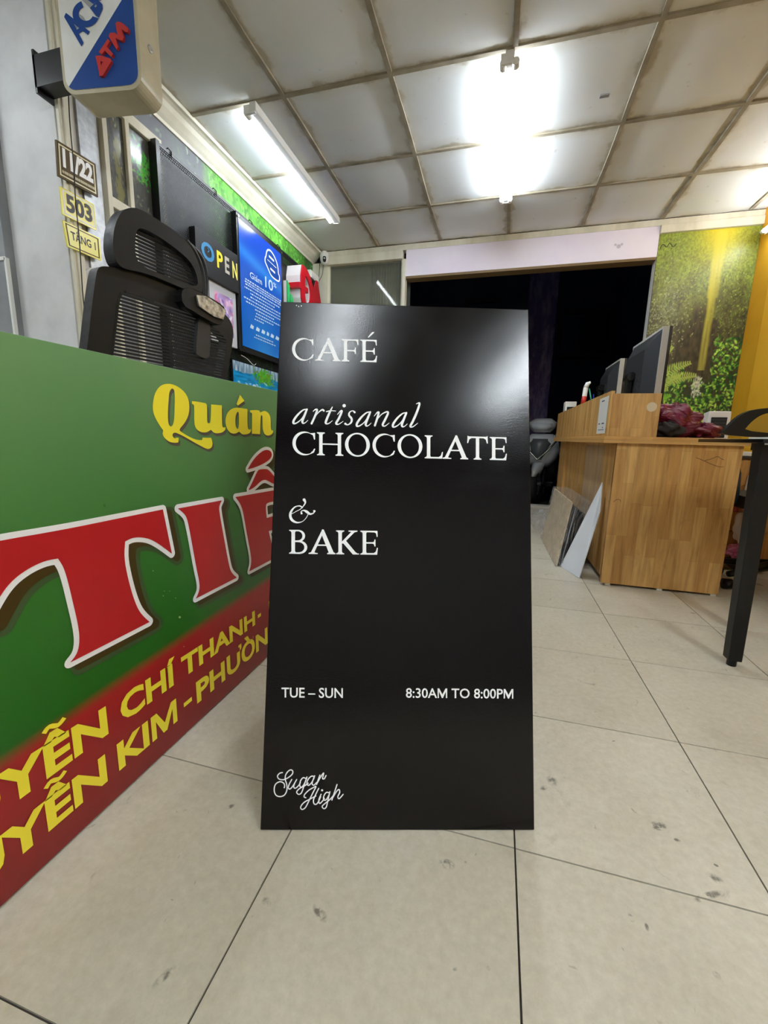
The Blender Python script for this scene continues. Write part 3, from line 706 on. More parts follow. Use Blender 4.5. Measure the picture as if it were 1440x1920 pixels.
quan = [[C1([(130,300),(150,190),(200,120),(260,98),(330,105),(410,150),(465,215),(487,300),(480,400),(440,480),(385,540),(400,562),(500,622),(570,645),(608,642,c),(612,620,c),(695,622,c),(710,670),(703,712),(672,732),(640,724),(560,682),(440,612),(380,582),(340,568),(318,590),(330,620),(352,630),(356,620,c),(382,622,c),(378,665,c),(350,672),(290,662),(240,620),(223,580),(235,550),(215,530),(165,450),(135,380)]),
         C1([(285,250),(290,180),(315,140),(340,160),(345,230),(342,330),(338,450),(325,500),(305,517),(285,495),(277,440),(278,340)])],
        [C1([(508,268,c),(560,272),(640,288,c),(656,300),(656,450),(660,478),(675,484),(690,470),(695,300,c),(798,308,c),(800,500),(810,525),(834,518,c),(830,548),(800,572),(750,580),(718,572),(695,545),(690,545),(650,572),(590,567),(545,532),(530,470),(532,320),(525,300),(510,295,c)])],
        [C1([(833,440),(850,378),(900,335),(960,330),(1045,345,c),(1045,520),(1060,548),(1082,535,c),(1076,568),(1050,586),(1000,592),(975,572),(965,560),(930,584),(880,577),(845,532),(833,480)]),
         C1([(928,440),(933,400),(950,366),(963,380),(963,500),(955,537),(940,532),(929,500)])],
        [C1([(972,205,c),(1015,265,c),(955,310,c),(938,296,c)])],
        [C1([(1068,356,c),(1160,353),(1168,378,c),(1210,358),(1250,382),(1270,430),(1270,530),(1278,552),(1294,550,c),(1290,580),(1255,602),(1220,597),(1200,570),(1190,520),(1190,420),(1185,402),(1172,407),(1167,587,c),(1087,582,c),(1090,400),(1085,380),(1070,375,c)])]]
qm, qs = PM((1,0,0)), PM((1,0,0))
for gl in quan:
    loops = [to_yz(chaikin(l, 3)) for l in gl]
    for o_, m_, l_ in ((.0012, qm, 0), (.0006, qs, 1)):
        f = gyz(o_, *( (0, 0) if not l_ else (.0055, -.007)))
        m_.flat(loops, f)
link('letter_shadow', qs, M['grey_v'], gs); link('lettering', qm, M['yellow_v'], gs)
C3 = lambda l: [tuple([260+p[0]/5.333, 900+p[1]/5.333]+list(p[2:])) for p in l]
TT = [(-60,1026,c),(0,1013),(112,994),(225,971),(304,955,c),(321,1038,c),(297,1020),(279,1010),(262,1007),(247,1008),(233,1015,c),(231,1046),(239,1087),(250,1125),(261,1149),(279,1166,c),(130,1242,c),(144,1224),(148,1200),(145,1172),(135,1129),(125,1087),(117,1062),(107,1047,c),(83,1051),(52,1065),(22,1087),(0,1114),(-28,1165,c),(-48,1140,c)]
tie = [[TT], [C3([(385,284,c),(825,203,c),(800,255),(798,310),(850,600),(900,870),(925,930),(975,975,c),(565,1185,c),(598,1115),(605,1040),(570,880),(490,430),(460,345)])],
       [C3([(960,170,c),(1560,65,c),(1600,330,c),(1540,255),(1450,208),(1370,212),(1290,222),(1262,250),(1275,380,c),(1370,350),(1500,300,c),(1530,480,c),(1430,480),(1370,490),(1295,510,c),(1325,640,c),(1450,620),(1560,520),(1620,440,c),(1620,640,c),(1100,912,c),(1120,840),(1118,750),(1080,560),(1040,320),(1010,235)])],
       [C1([(1055,1120,c),(1090,1050),(1140,940),(1160,925),(1225,922),(1250,930),(1320,1015),(1420,1075,c),(1300,1070),(1230,1030),(1205,1025),(1170,1040),(1110,1100),(1060,1125,c)])],
       [C1([(1045,925,c),(1100,830),(1170,760),(1220,735),(1265,745),(1283,785),(1260,830),(1200,870),(1120,905)])]]
rm, wm, sm, om = (PM((1,0,0)) for _ in range(4))
for gl in tie:
    loops = [to_yz(chaikin(l, 2)) for l in gl]
    rm.flat(loops, gyz(.0020))
    big = [offset_poly(q, .0098 if i == 0 else -.0098) for i, q in enumerate(loops)]
    glow = [offset_poly(q, .018 if i == 0 else -.018) for i, q in enumerate(loops)]
    wm.flat(big, gyz(.0015)); sm.flat(big, gyz(.0010, .017, -.013)); om.flat(glow, gyz(.0005, .019, -.015))
link('letter_glow', om, M['olive_v'], gs); link('letter_shadow', sm, M['brown_v'], gs); link('letter_outline', wm, M['white'], gs); link('lettering', rm, M['red_v'], gs)
t1 = lambda y: .220-.034*(y-.4); b1 = lambda y: .156-.010*(y-.4); t2 = lambda y: .121-.014*(y-.4); b2 = lambda y: .0595-.010*(y-.4)
for words, tt, bb in (((('NGUY\u1ec4N', .165, .558), ('CH\u00cd', .588, .738), ('THANH', .757, 1.072), ('-', 1.088, 1.106), ('P', 1.155, 1.20)), t1, b1),
                      ((('NGUY\u1ec4N', .165, .546), ('KIM', .572, .733), ('-', .756, .784), ('PH\u01af\u1edcNG', .801, 1.215)), t2, b2)):
    for wd, a, b in words:
        mb = PM((1,0,0))
        if wd == '-': mb.flat([[(a, (tt(a)*.42+bb(a)*.58)-.005), (b, (tt(a)*.42+bb(a)*.58)-.005), (b, (tt(a)*.42+bb(a)*.58)+.006), (a, (tt(a)*.42+bb(a)*.58)+.006)]], gyz(.001))
        else: put_text(mb, wd, gyz(.001), a, b, bb, tt, .035)
        link('lettering', mb, M['yellow_v'], gs)
mb = MB()
for x, y, r in ((335,1157,2.2),(285,1070,1),(304,1117,1),(316,1108,.8),(327,1121,.9),(306,1108,.8),(343,1212,1)): mb.disc((x, y), r, gp(.003), 6)
link('paint_speck', mb, mat('speck', (190, 200, 130), .6), gs, kind='stuff')

# ================================================================ OFFICE CHAIR BEHIND THE GREEN SIGN
A0 = px(182, 500, 2, 1.15); B0 = px(430, 590, 2, 1.15); ec = (B0-A0).normalized(); nc = Vector((ec.y, -ec.x, 0))
if nc.dot(CAM-A0) < 0: nc = -nc
def cpt(x, y):      # photo crop (160,380; 3.789) -> chair-back plane coordinates
    q = on_plane(160+x/3.789, 380+y/3.789, A0, nc)-A0
    return (q.dot(ec), q.z+A0.z)
def bend(u): return .035*((u-.24)/.24)**2
def ch3(p, d=0): return tuple(A0+ec*p[0]+nc*(d-bend(p[0])*0)+Vector((0, 0, p[1]-A0.z)))
oc = thing('office_chair', 'black mesh-back office chair with headrest behind the green sign', 'chair', A0+ec*.22-nc*.25-Vector((0,0,A0.z)))
outer = [cpt(*p) for p in chaikin([(78,500),(95,458),(140,448),(300,480),(500,548),(720,640),(900,725),(1010,800),(1056,890),(1045,1010),(1005,1250),(960,1560),(880,1750),(620,1800),(300,1700),(0,1560),(-30,1300),(15,1030),(50,700)], 2)]
inner = [cpt(*p) for p in chaikin([(252,625),(330,640),(580,730),(780,800),(900,875),(1003,965),(1000,1030),(965,1250),(920,1500),(850,1640),(600,1690),(330,1600),(190,1480),(185,1200),(215,960)], 2)]
link('backrest_frame', MB().prism([outer, inner[::-1]], ch3, -.035, .0), M['chair_plastic'], oc, bevel=.008, seg=3)
def poly_rows(poly, step, off):
    zs = [p[1] for p in poly]; z = min(zs)+step/2; rows = []
    while z < max(zs):
        xs = []
        for i in range(len(poly)):
            a, b = poly[i], poly[(i+1) % len(poly)]
            if (a[1] <= z) != (b[1] <= z): xs.append(a[0]+(z-a[1])/(b[1]-a[1])*(b[0]-a[0]))
        xs.sort()
        for i in range(0, len(xs)-1, 2): rows.append((xs[i], xs[i+1], z))
        z += step
    return rows
def strands(name, poly, f3, parent, step=.0095, th=.0052):
    mb = MB()
    for a, b, z in poly_rows(poly, step, 0):
        mb.hexa([f3((a-.006, z-th/2), -.003), f3((b+.006, z-th/2), -.003), f3((b+.006, z-th/2), .001), f3((a-.006, z-th/2), .001)],
                [f3((a-.006, z+th/2), -.003), f3((b+.006, z+th/2), -.003), f3((b+.006, z+th/2), .001), f3((a-.006, z+th/2), .001)])
    return link(name, mb, M['strand'], parent, kind='stuff')
strands('mesh_fabric', inner, ch3, oc)
ho = [cpt(*p) for p in chaikin([(172,280),(185,165),(235,65),(300,38),(370,52),(480,118),(600,195),(700,275),(760,365),(800,480),(818,600),(800,665),(640,600),(480,530),(350,492),(260,478),(205,440),(178,360)], 2)]
hi = [cpt(*p) for p in chaikin([(345,188),(400,190),(520,258),(640,345),(730,425),(775,520),(782,612),(640,555),(480,500),(385,455),(335,400),(330,280)], 2)]
def hd3(p, d=0): return ch3(p, d-.005)
hr = link('headrest', MB().prism([ho, hi[::-1]], hd3, -.022, .018), M['chair_plastic'], oc, bevel=.008, seg=3)
strands('headrest_mesh', hi, hd3, hr)
arm = [cpt(*p) for p in ((620,205),(700,255),(790,325),(842,390),(868,480),(872,600),(865,700))]
link('headrest_arm', MB().tube([hd3(p, -.008) for p in catmull(arm, 5)], .009, 10), M['chair_plastic'], oc, smooth=True)
arm = [cpt(*p) for p in ((700,270),(760,350),(805,450),(826,560),(830,700))]
link('headrest_arm', MB().tube([hd3(p, .012) for p in catmull(arm, 5)], .008, 10), M['chair_plastic'], oc, smooth=True)
link('clip', MB().prism([[cpt(*p) for p in chaikin([(630,640),(660,612),(720,618),(900,715),(950,760),(925,872),(880,865),(740,790),(640,730)], 1)]], ch3, -.01, .03), M['chair_plastic'], oc, bevel=.004)
link('badge', MB().prism([[cpt(*p) for p in ((735,668),(800,675),(900,735),(942,775),(925,838),(860,815),(750,745))]], ch3, .026, .036), M['badge_metal'], oc, bevel=.003)
link('back_strut', MB().prism([[cpt(*p) for p in chaikin([(785,790),(870,830),(866,1080),(850,1110),(780,1085),(762,1060)], 1)]], ch3, -.005, .012), M['dark_grey'], oc, bevel=.006)
cz = A0+ec*.22-nc*.25; cz.z = 0
def cl(u, w, z): return cz+ec*u-nc*w+Vector((0, 0, z))
link('back_stem', MB().tube([cl(0, -.2, .78), cl(0, -.22, .6), cl(0, -.12, .45), cl(0, 0, .43)], .022, 10), M['black'], oc, smooth=True)
link('seat', MB().prism([rrect(-.24, .24, -.2, .26, .08)], lambda p, d: cl(p[0], p[1], d), .44, .51), M['strand'], oc, bevel=.02, seg=3)
link('post', MB().tube([cl(0,0,.1), cl(0,0,.44)], .025, 12), M['chrome'], oc, smooth=True)
for k in range(5):
    a = math.radians(72*k+10); q = cl(.24*math.cos(a), .24*math.sin(a), 0)
    link('base_leg', MB().tube([cl(0,0,.11), q+Vector((0,0,.075))], [.03, .018], 8), M['black'], oc, smooth=True)
    link('castor', MB().tube([q+Vector((-.018,0,.028)), q+Vector((.018,0,.028))], .027, 14), M['black'], oc, smooth=True)

# ================================================================ LEFT WALL: window frame over mural, plates, boards
def fol(h, w, seed, dark=(40, 46, 44), light=(96, 150, 70), nl=600, L_=3, grey=.5):
    n1_ = vnoise(h, w, 9, 5, seed); n2_ = vnoise(h, w, 3, 2, seed+1); n3_ = vnoise(h, w, 30, 12, seed+2)
    k = np.clip(n1_*.5+n2_*.35+n3_*.4-.15, 0, 1)[..., None]
    img = np.array(dark)*(1-k)+np.array((105, 108, 110))*k*grey+np.array(light)*k*(1-grey)
    r = random.Random(seed)
    for _ in range(nl):
        v = r.random(); leaf(img, r.random()*w, r.random()*h, r.uniform(1, L_), r.uniform(.6, 1.3), r.uniform(0, 3.1), [a*(.5+.7*v) for a in light])
    return img
XW = XL+.003
lm = thing('wall_mural', 'forest wall mural in dark rock grey and green pasted on the left wall', 'mural', (XW, 3, .9))
def wall_print(name, img, y0, y1, z0, z1, x, m, parent): return print_sheet(name, img, (x, y0, z0), (0, y1-y0, 0), (0, 0, z1-z0), m, parent)
img = fol(150, 330, 3, (104, 104, 116), (150, 170, 150), 500, 3, .75)
x_ = np.linspace(0, 1, 330)[None, :, None]; k = np.clip((x_-.30)*14, 0, 1); g_ = fol(150, 330, 9, (44, 104, 36), (128, 214, 84), 5000, 3, .05)
img = img*(1-k)+g_*k
k = np.clip((x_-.88)*14, 0, 1); img = img*(1-k)+fol(150, 330, 12, (14, 24, 16), (80, 170, 70), 300, 4, .1)*k
wall_print('mural_sheet', img, 1.78, 4.12, 1.0, 2.398, XW, M['print'], lm)
# window frame
wf = struct('window_2', MB().box(XL, XL+.03, 1.775, 1.80, .9, 2.27).box(XL, XL+.03, 1.905, 1.93, 1.0, 2.25).box(XL, XL+.03, 2.10, 2.145, 1.0, 2.24)
            .box(XL+.001, XL+.0285, 1.776, 2.144, 2.235, 2.284).box(XL+.001, XL+.0285, 1.776, 2.144, 1.80, 1.845), M['cream'], bevel=.002)
for i, (y0, y1, z0, z1) in enumerate(((1.80, 1.905, 1.845, 2.235), (1.93, 2.10, 1.845, 2.235), (1.80, 1.905, 1.0, 1.80), (1.93, 2.10, 1.0, 1.80))):
    a = fol(70, 40, 30+i, (64, 66, 70), (140, 140, 110), 60, 3, .8)
    if i == 1:
        for _ in range(160): leaf(a, random.gauss(22, 8), random.gauss(24, 7), random.uniform(1, 4), .9, random.uniform(0, 3), (60+random.random()*60, 190, 80))
    if i == 0:
        for _ in range(90): leaf(a, random.gauss(24, 4), random.uniform(20, 70), 4, 2, 1.4, (128, 124, 86))
    if i > 1: a = a*.4+np.array((150, 150, 158))*.6
    print_sheet('pane', a, (XL+.012, y0, z0), (0, y1-y0, 0), (0, 0, z1-z0), M['print_gloss'], wf)
# casing strips beside the wall corner
struct('trim_9', MB().box(XL, XL+.02, YP+.005, YP+.06, 0, HC).box(XL, XL+.028, YP+.018, YP+.03, 0, HC), M['cream'], bevel=.003)
struct('trim_10', MB().box(XL, XL+.012, YP+.095, YP+.19, .9, 2.4), M['steel'])
struct('door_1', MB().box(-3.2, -2.222, YP-.04, YP, 0, 2.3), mottled('grey_metal_door', (120, 122, 126), (140, 142, 146), 4, .4), bevel=.002)
link('edge_strip', MB().box(-2.9, -2.222, YP-.045, YP-.04, 1.49, 1.505).box(-2.228, -2.216, YP-.045, YP-.03, .2, 1.5), M['lamp_white'], bpy.data.objects['door_1'])
M['plate_brown'] = mat('plate_brown', (84, 66, 34), .5, spec=.2); M['plate_cream'] = mat('plate_cream', (226, 218, 180), .35); M['plate_yellow'] = mat('plate_yellow', (238, 226, 96), .25)
M['ink'] = mat('dark_ink', (64, 56, 52), .5); M['plate_white'] = mat('plate_white', (236, 234, 228), .3)
def plate(name, label, pix, mats, texts, th=.006, gap=.012):
    P = [px(a, b, 0, XL+.03) for a, b in pix]   # tl tr br bl
    def f(p, d=0):
        u, v = p; q = (P[3]*(1-u)+P[2]*u)*(1-v)+(P[0]*(1-u)+P[1]*u)*v; return tuple(q+Vector((d, 0, 0)))
    t = thing(name, label, 'sign', (P[3]+P[2])/2)
    link('plate', MB().prism([[(0,0),(1,0),(1,1),(0,1)]], f, 0, th), mats[0], t, bevel=.001)
    if mats[1]:
        i = .045; link('border', MB().flat([[(i,i*1.3),(1-i,i*1.3),(1-i,1-i*1.3),(i,1-i*1.3)], [(i*1.7,i*2.2),(1-i*1.7,i*2.2),(1-i*1.7,1-i*2.2),(i*1.7,1-i*2.2)][::-1]], lambda p: f(p, th+.0006)), mats[1], t)
    for s, u0, u1, v0, v1, m_, bd in texts:
        mb = PM((1,0,0))
        if s == '#':
            r = random.Random(3); u = u0
            while u < u1:
                w_ = r.uniform(.01, .025); mb.flat([[(u,v0),(u+w_,v0),(u+w_,v1),(u,v1)]], lambda p: f(p, th+.0006)); u += w_+.012
        else: put_text(mb, s, lambda p: f(p, th+.0006), u0, u1, v0, v1, bd)
        link('lettering', mb, m_, t)
    return t, f
for y in (1.60, 1.70): pass
plate('number_plate', 'brown house number plate with white digits 11/22 beside the wall corner', [(103,262),(177,308),(182,370),(107,330)], (M['plate_brown'], M['plate_cream']), [('11/22', .13, .90, .34, .88, M['white'], .05), ('#', .10, .92, .16, .24, M['plate_cream'], 0)])
plate('number_plate', 'yellow plate with dark digits 503 below the brown number plate', [(111,350),(174,384),(179,432),(116,402)], (M['plate_yellow'], M['plate_white']), [('503', .12, .90, .20, .86, M['ink'], .04)])
plate('floor_plate', 'yellow plate reading T\u1ea6NG 1 with dark letters, lowest of the three plates', [(116,413),(185,447),(188,489),(125,462)], (M['plate_yellow'], M['plate_brown']), [('T\u1ea6NG 1', .15, .85, .36, .70, M['ink'], .02)])
# hanging cable
tag(link('hanging_cable', MB().tube(catmull([tuple(px(a, b, 0, -1.83)) for a, b in ((128,170),(131,230),(138,310),(142,380),(148,440),(152,500),(156,560),(166,650),(168,720))], 4), .0022, 6), M['black'], smooth=True),
    'thin black cable hanging down the left wall in front of the number plates', 'cable')
# round sticker
P = px(180, 531, 0, XL+.012); rsn = thing('round_plaque', 'round grey plaque with a red ring on the left wall behind the chair', 'plaque', P)
RM = Matrix.Translation(P) @ Matrix.Rotation(math.pi/2, 4, 'Y')
link('disc', MB().lathe([(.062,-.01),(.064,0),(.060,.004)], RM, 32), mottled('grey_disc', (176,176,172), (196,196,192), 6, .4), rsn)
link('ring', MB().lathe([(.036,.004),(.038,.010),(.030,.012)], RM, 24), mat('faded_red', (186, 92, 84), .4), rsn)

# perforated black boards
def perf_material():
    m = bpy.data.materials.new('perforated_metal'); m.use_nodes = True; N, L, b = nt(m)
    b.inputs['Base Color'].default_value = (*s2l((26, 27, 30)), 1); b.inputs['Roughness'].default_value = .45; b.inputs['Metallic'].default_value = .3
    P = N.new('ShaderNodeNewGeometry').outputs['Position']; s = N.new('ShaderNodeSeparateXYZ'); L.new(P, s.inputs[0])
    pitch = .0135
    z = math_node(N, L, 'DIVIDE', s.outputs[2], pitch*.87); row = math_node(N, L, 'FLOOR', z); fz = math_node(N, L, 'SUBTRACT', math_node(N, L, 'FRACT', z), .5)
    y = math_node(N, L, 'ADD', math_node(N, L, 'DIVIDE', s.outputs[1], pitch), math_node(N, L, 'MULTIPLY', row, .5)); fy = math_node(N, L, 'SUBTRACT', math_node(N, L, 'FRACT', y), .5)
    r2 = math_node(N, L, 'ADD', math_node(N, L, 'MULTIPLY', fy, fy), math_node(N, L, 'MULTIPLY', fz, fz))
    hole = math_node(N, L, 'LESS_THAN', r2, .13)
    L.new(math_node(N, L, 'SUBTRACT', 1, hole), b.inputs['Alpha']); return m
M['perf'] = perf_material()
M['frame_black'] = mat('black_frame', (18, 18, 20), .35)
XP = XL+.055
pb = thing('perforated_board', 'large black perforated metal display board on the left wall', 'board', (XP, 3.0, 1.0))
link('sheet', MB().box(XP, XP+.0015, 2.09, 4.05, 1.05, 2.235), M['perf'], pb)
link('frame', MB().box(XL+.001, XP+.006, 2.065, 2.09, .95, 2.245).box(XL+.02, XP+.004, 2.09, 4.1, 2.225, 2.24).box(XL+.02, XP+.006, 2.09, 4.1, .985, 1.05).box(XL+.02, XP+.004, 4.05, 4.075, 1.0, 2.24), M['frame_black'], pb)
for y in (2.17, 2.55, 2.95, 3.35, 3.75):
    link('hook', MB().tube([(XP-.04, y, 2.25), (XP-.01, y, 2.262), (XP+.01, y, 2.24), (XP+.008, y, 2.215)], .0035, 6), M['black_gloss'], pb)
link('back_strip', MB().box(XL+.006, XL+.012, 3.30, 4.05, 1.0, 2.18), mat('dark_grey_film', (40, 42, 44), .6), pb)
# OPEN sign
ob = thing('open_sign', 'black box sign with coloured letters reading OPEN on the perforated board', 'sign', (-1.82, 2.5, 1.68))
YO0, YO1, ZO0, ZO1 = 2.285, 2.70, 1.685, 1.925; XO = -1.80
link('box', MB().box(XP+.003, XO, YO0, YO1, ZO0, ZO1), mat('open_box', (26, 27, 30), .4), ob, bevel=.002)
for ch, q0, q1, cl_, b0, b1 in (('O', 2.33, 2.45, (58, 140, 196), 1.775, 1.875), ('P', 2.475, 2.535, (250, 232, 60), 1.772, 1.872), ('E', 2.555, 2.602, (196, 190, 178), 1.768, 1.868), ('N', 2.635, 2.69, (240, 228, 120), 1.765, 1.868)):
    mb = MB(); put_text(mb, ch, lambda p: (XO+.002, p[0], p[1]), q0, q1, b0, b1, .03); link('letter', mb, mat('letter_'+ch.lower(), cl_, .4), ob, label=None)
    if ch == 'O':
        mb = MB(); mb.ribbon(catmull([(2.39,1.85),(2.402,1.838),(2.39,1.826)], 4), [.006]*9, lambda p: (XO+.002, p[0], p[1])); link('letter_dot', mb, mat('letter_dot', (58,140,196), .4), ob)
# blue poster
XB = -1.80
pf = thing('blue_poster', 'framed blue poster with a white badge and small lines of text, reading Gi\u1ea3m 10%', 'poster', (XB, 3.0, 1.33))
link('frame', MB().prism([[(2.703,1.315),(3.335,1.315),(3.335,2.20),(2.703,2.20)]], lambda p, d: (d, p[0], p[1]), XP+.003, XB-.003), M['frame_black'], pf, bevel=.002)
h, w = 110, 80; v_ = np.linspace(0, 1, h)[:, None, None]; u_ = np.linspace(0, 1, w)[None, :, None]
img = np.array((22, 66, 176))*(1-v_)+np.array((20, 110, 205))*v_ + 0*u_
k = np.exp(-((v_-.22-.12*u_)/.06)**2)*.55; img = img*(1-k)+np.array((60, 150, 225))*k
k = np.exp(-((u_-.5)/.25)**2)*np.clip((v_-.45)*2, 0, 1)*.35; img = img*(1-k)+np.array((70, 170, 235))*k
print_sheet('poster_sheet', img, (XB, 2.725, 1.352), (0, .575, 0), (0, 0, .815), M['print_gloss'], pf)
fp = lambda p, o=.0012: (XB+o, 2.725+.575*p[0], 1.352+.815*p[1])
M['ptext'] = mat('poster_text', (205, 226, 246), .3)
mb = PM((1,0,0)); put_text(mb, 'Gi\u1ea3m', fp, .205, .48, .595, .645, .008); link('lettering', mb, M['ptext'], pf); mb = PM((1,0,0)); put_text(mb, '10', fp, .56, .76, .60, .692, .012); link('lettering', mb, M['ptext'], pf); mb = PM((1,0,0)); put_text(mb, '%', fp, .77, .85, .65, .69, .01); link('lettering', mb, M['ptext'], pf)
mb = MB(); r = random.Random(5)
for row, (y, a, b, hh) in enumerate(((.555,.10,.94,.011),(.535,.09,.95,.011),(.515,.10,.94,.011),(.487,.08,.92,.011),(.459,.2,.8,.011),(.43,.2,.92,.011),(.402,.06,.96,.011),(.374,.1,.93,.011),(.345,.3,.75,.011),(.317,.32,.92,.010),(.29,.3,.72,.010),(.262,.28,.5,.010),(.13,.3,.72,.010),(.105,.26,.8,.010))):
    u = a
    while u < b:
        q = r.uniform(.012, .045); mb.flat([[(u,y),(u+q,y),(u+q,y+hh),(u,y+hh)]], fp); u += q+.014
for u, q in ((.17,.09),(.30,.10),(.43,.10),(.56,.07),(.66,.10),(.79,.11)):
    mb.flat([[(u,.175),(u+q*.8,.172),(u+q,.20),(u+q*.3,.21)]], fp)
link('small_print', mb, M['ptext'], pf, kind='stuff')
badge = chaikin([(.62,.93),(.70,.955),(.80,.935),(.88,.89),(.91,.84),(.91,.80),(.945,.785),(.94,.735),(.87,.725),(.72,.73),(.66,.765),(.60,.80),(.565,.82),(.57,.85),(.595,.87)], 3)
mb = MB(); mb.flat([badge], lambda p: fp(p, .0010)); link('badge', mb, mat('badge_blue', (16, 66, 150), .25), pf)
mb = PM((1,0,0)); L_ = badge+[badge[0]]; mb.ribbon([(a, b*.815/.575) for a, b in L_], [.020]*len(L_), lambda p: fp((p[0], p[1]*.575/.815), .0016), cap=False)
mb.flat([[(.67,.885),(.80,.875),(.80,.892),(.67,.902)]], lambda p: fp(p, .0016)); mb.flat([[(.63,.85),(.86,.835),(.86,.84),(.63,.855)]], lambda p: fp(p, .0016)); mb.flat([[(.70,.785),(.82,.775),(.82,.792),(.70,.802)]], lambda p: fp(p, .0016))
link('badge_outline', mb, M['white'], pf)
for y, z in ((2.722, 2.178), (3.305, 2.178), (2.735, 1.345)): link('corner_clip', MB().tube([(XB-.004, y, z), (XB+.006, y, z)], .008, 8), M['chrome'], pf)
tag(link('loose_wire', MB().tube(catmull([(XP+.02, 2.74, 1.29), (XP+.03, 2.80, 1.275), (XP+.035, 2.86, 1.245), (XP+.03, 2.90, 1.25), (XP+.02, 2.93, 1.265)], 5), .002, 6), M['white'], smooth=True), 'short loose white wire under the blue poster', 'wire')
# flower picture
pc = thing('flower_picture', 'purple and pink flower picture in a pale grey mount below the OPEN sign', 'picture', (-1.82, 2.58, 1.33))
link('mount', MB().box(XP+.003, -1.822, 2.42, 2.694, 1.325, 1.684), mat('pale_mount', (196, 198, 206), .4), pc, bevel=.001)
h, w = 60, 36; img = vnoise(h, w, 9, 6, 5)[..., None]*np.array((120, 90, 60))+np.array((130, 110, 170))
for _ in range(70):
    leaf(img, random.uniform(0, w), random.uniform(0, h), random.uniform(3, 9), random.uniform(1, 3), random.uniform(0, 3), random.choice(((214, 196, 232), (150, 110, 200), (226, 120, 170), (236, 224, 240), (180, 160, 220))))
print_sheet('picture', img, (-1.8205, 2.465, 1.385), (0, .19, 0), (0, 0, .25), M['print_gloss'], pc)
# waterfall picture
wp = thing('waterfall_picture', 'turquoise waterfall pool picture below the blue poster', 'picture', (-1.83, 2.97, .8))
link('backing', MB().box(XP+.008, -1.823, 2.625, 3.325, .80, 1.248), M['frame_black'], wp)
h, w = 70, 100; yy = np.linspace(0, 1, h)[:, None]; xx = np.linspace(0, 1, w)[None, :]
img = np.zeros((h, w, 3)); img[:] = (24, 140, 200); nz_ = vnoise(h, w, 2, 7, 3)[..., None]; img = img*(.75+.4*nz_)
top = (yy+0*xx < .14+.02*np.sin(9*xx))[..., None]; fl_ = vnoise(h, w, 9, 1.6, 4)[..., None]; img = np.where(top, np.array((70, 100, 130))*(1-fl_)+np.array((200, 225, 240))*fl_, img)
for _ in range(260): leaf(img, random.gauss(58, 9), random.gauss(10, 4), random.uniform(1, 4), 1, random.uniform(0, 3), (50+random.random()*70, 130+random.random()*60, 40))
for _ in range(60): leaf(img, random.gauss(30, 14), random.gauss(28, 4), random.uniform(2, 6), .8, random.gauss(.2, .2), (200, 232, 240))
for _ in range(60): leaf(img, random.gauss(88, 5), random.gauss(32, 4), random.uniform(1, 4), 1, random.uniform(0, 3), (120, 110, 60))
print_sheet('picture', img, (-1.8215, 2.632, .81), (0, .685, 0), (0, 0, .43), M['print_gloss'], wp)
# sample letters
M['red_a'] = mat('red_acrylic', (190, 20, 36), .25); M['white_a'] = mat('white_acrylic', (232, 226, 228), .4); M['green_a'] = mat('green_acrylic', (30, 170, 90), .3)
rl = thing('letter_sample', 'red faced block letter with a crossbar and white sides, mounted on the left wall', 'letter', (-1.78, 3.62, 1.9))
dO = [(3.46,1.80),(3.60,1.80),(3.70,1.86),(3.72,1.98),(3.66,2.09),(3.56,2.15),(3.46,2.15)]
dI = [(3.53,1.87),(3.59,1.87),(3.635,1.91),(3.645,1.98),(3.615,2.05),(3.56,2.08),(3.53,2.08)]
f = lambda p, d: (d, p[0], p[1])
link('letter_side', MB().prism([chaikin([(a, b) for a, b in dO], 1), chaikin(dI, 1)[::-1]], f, XP+.003, -1.712), M['white_a'], rl)
link('letter_face', MB().prism([chaikin([(a, b) for a, b in dO], 1), chaikin(dI, 1)[::-1]], f, -1.712, -1.70), M['red_a'], rl)
link('crossbar', MB().box(XP+.003, -1.699, 3.42, 3.59, 1.955, 1.995), M['red_a'], rl)
r2_ = thing('letter_sample', 'second red block letter, narrower, in the corner beside the first', 'letter', (-1.78, 3.9, 1.9))
link('letter_side', MB().prism([[(3.80,1.80),(3.88,1.80),(3.88,1.92),(3.93,1.92),(3.93,1.80),(4.0,1.80),(4.0,2.0),(3.93,2.17),(3.90,2.17),(3.80,2.02)]], f, XP+.003, -1.77), M['frame_black'], r2_)
link('letter_face', MB().prism([[(3.80,1.80),(3.88,1.80),(3.88,1.92),(3.93,1.92),(3.93,1.80),(4.0,1.80),(4.0,2.0),(3.93,2.17),(3.90,2.17),(3.80,2.02)]], f, -1.77, -1.76), M['red_a'], r2_)
for lab, pts in (('small green acrylic block letter left of the red one, nearest the poster', [(3.355,1.78),(3.395,1.78),(3.395,1.96),(3.355,1.99)]), ('short green acrylic block letter directly beside the red one', [(3.41,1.70),(3.455,1.70),(3.455,1.88),(3.435,1.90),(3.41,1.90)])):
    o = thing('letter_sample', lab, 'letter', (-1.8, pts[0][0], 1.8), 'green letter samples')
    link('letter_side', MB().prism([pts], f, XP+.003, -1.785), M['white_a'], o); link('letter_face', MB().prism([pts], f, -1.785, -1.775), M['green_a'], o)
o = thing('wall_box', 'small white junction box high on the left wall near the camera', 'box', (XL+.03, 3.95, 2.22)); link('casing', MB().box(XP+.003, XL+.1, 3.86, 4.04, 2.19, 2.255), M['lamp_white'], o, bevel=.004)
link('cover', MB().box(XL+.1, XL+.104, 3.87, 4.03, 2.197, 2.248), M['plate_white'], o)
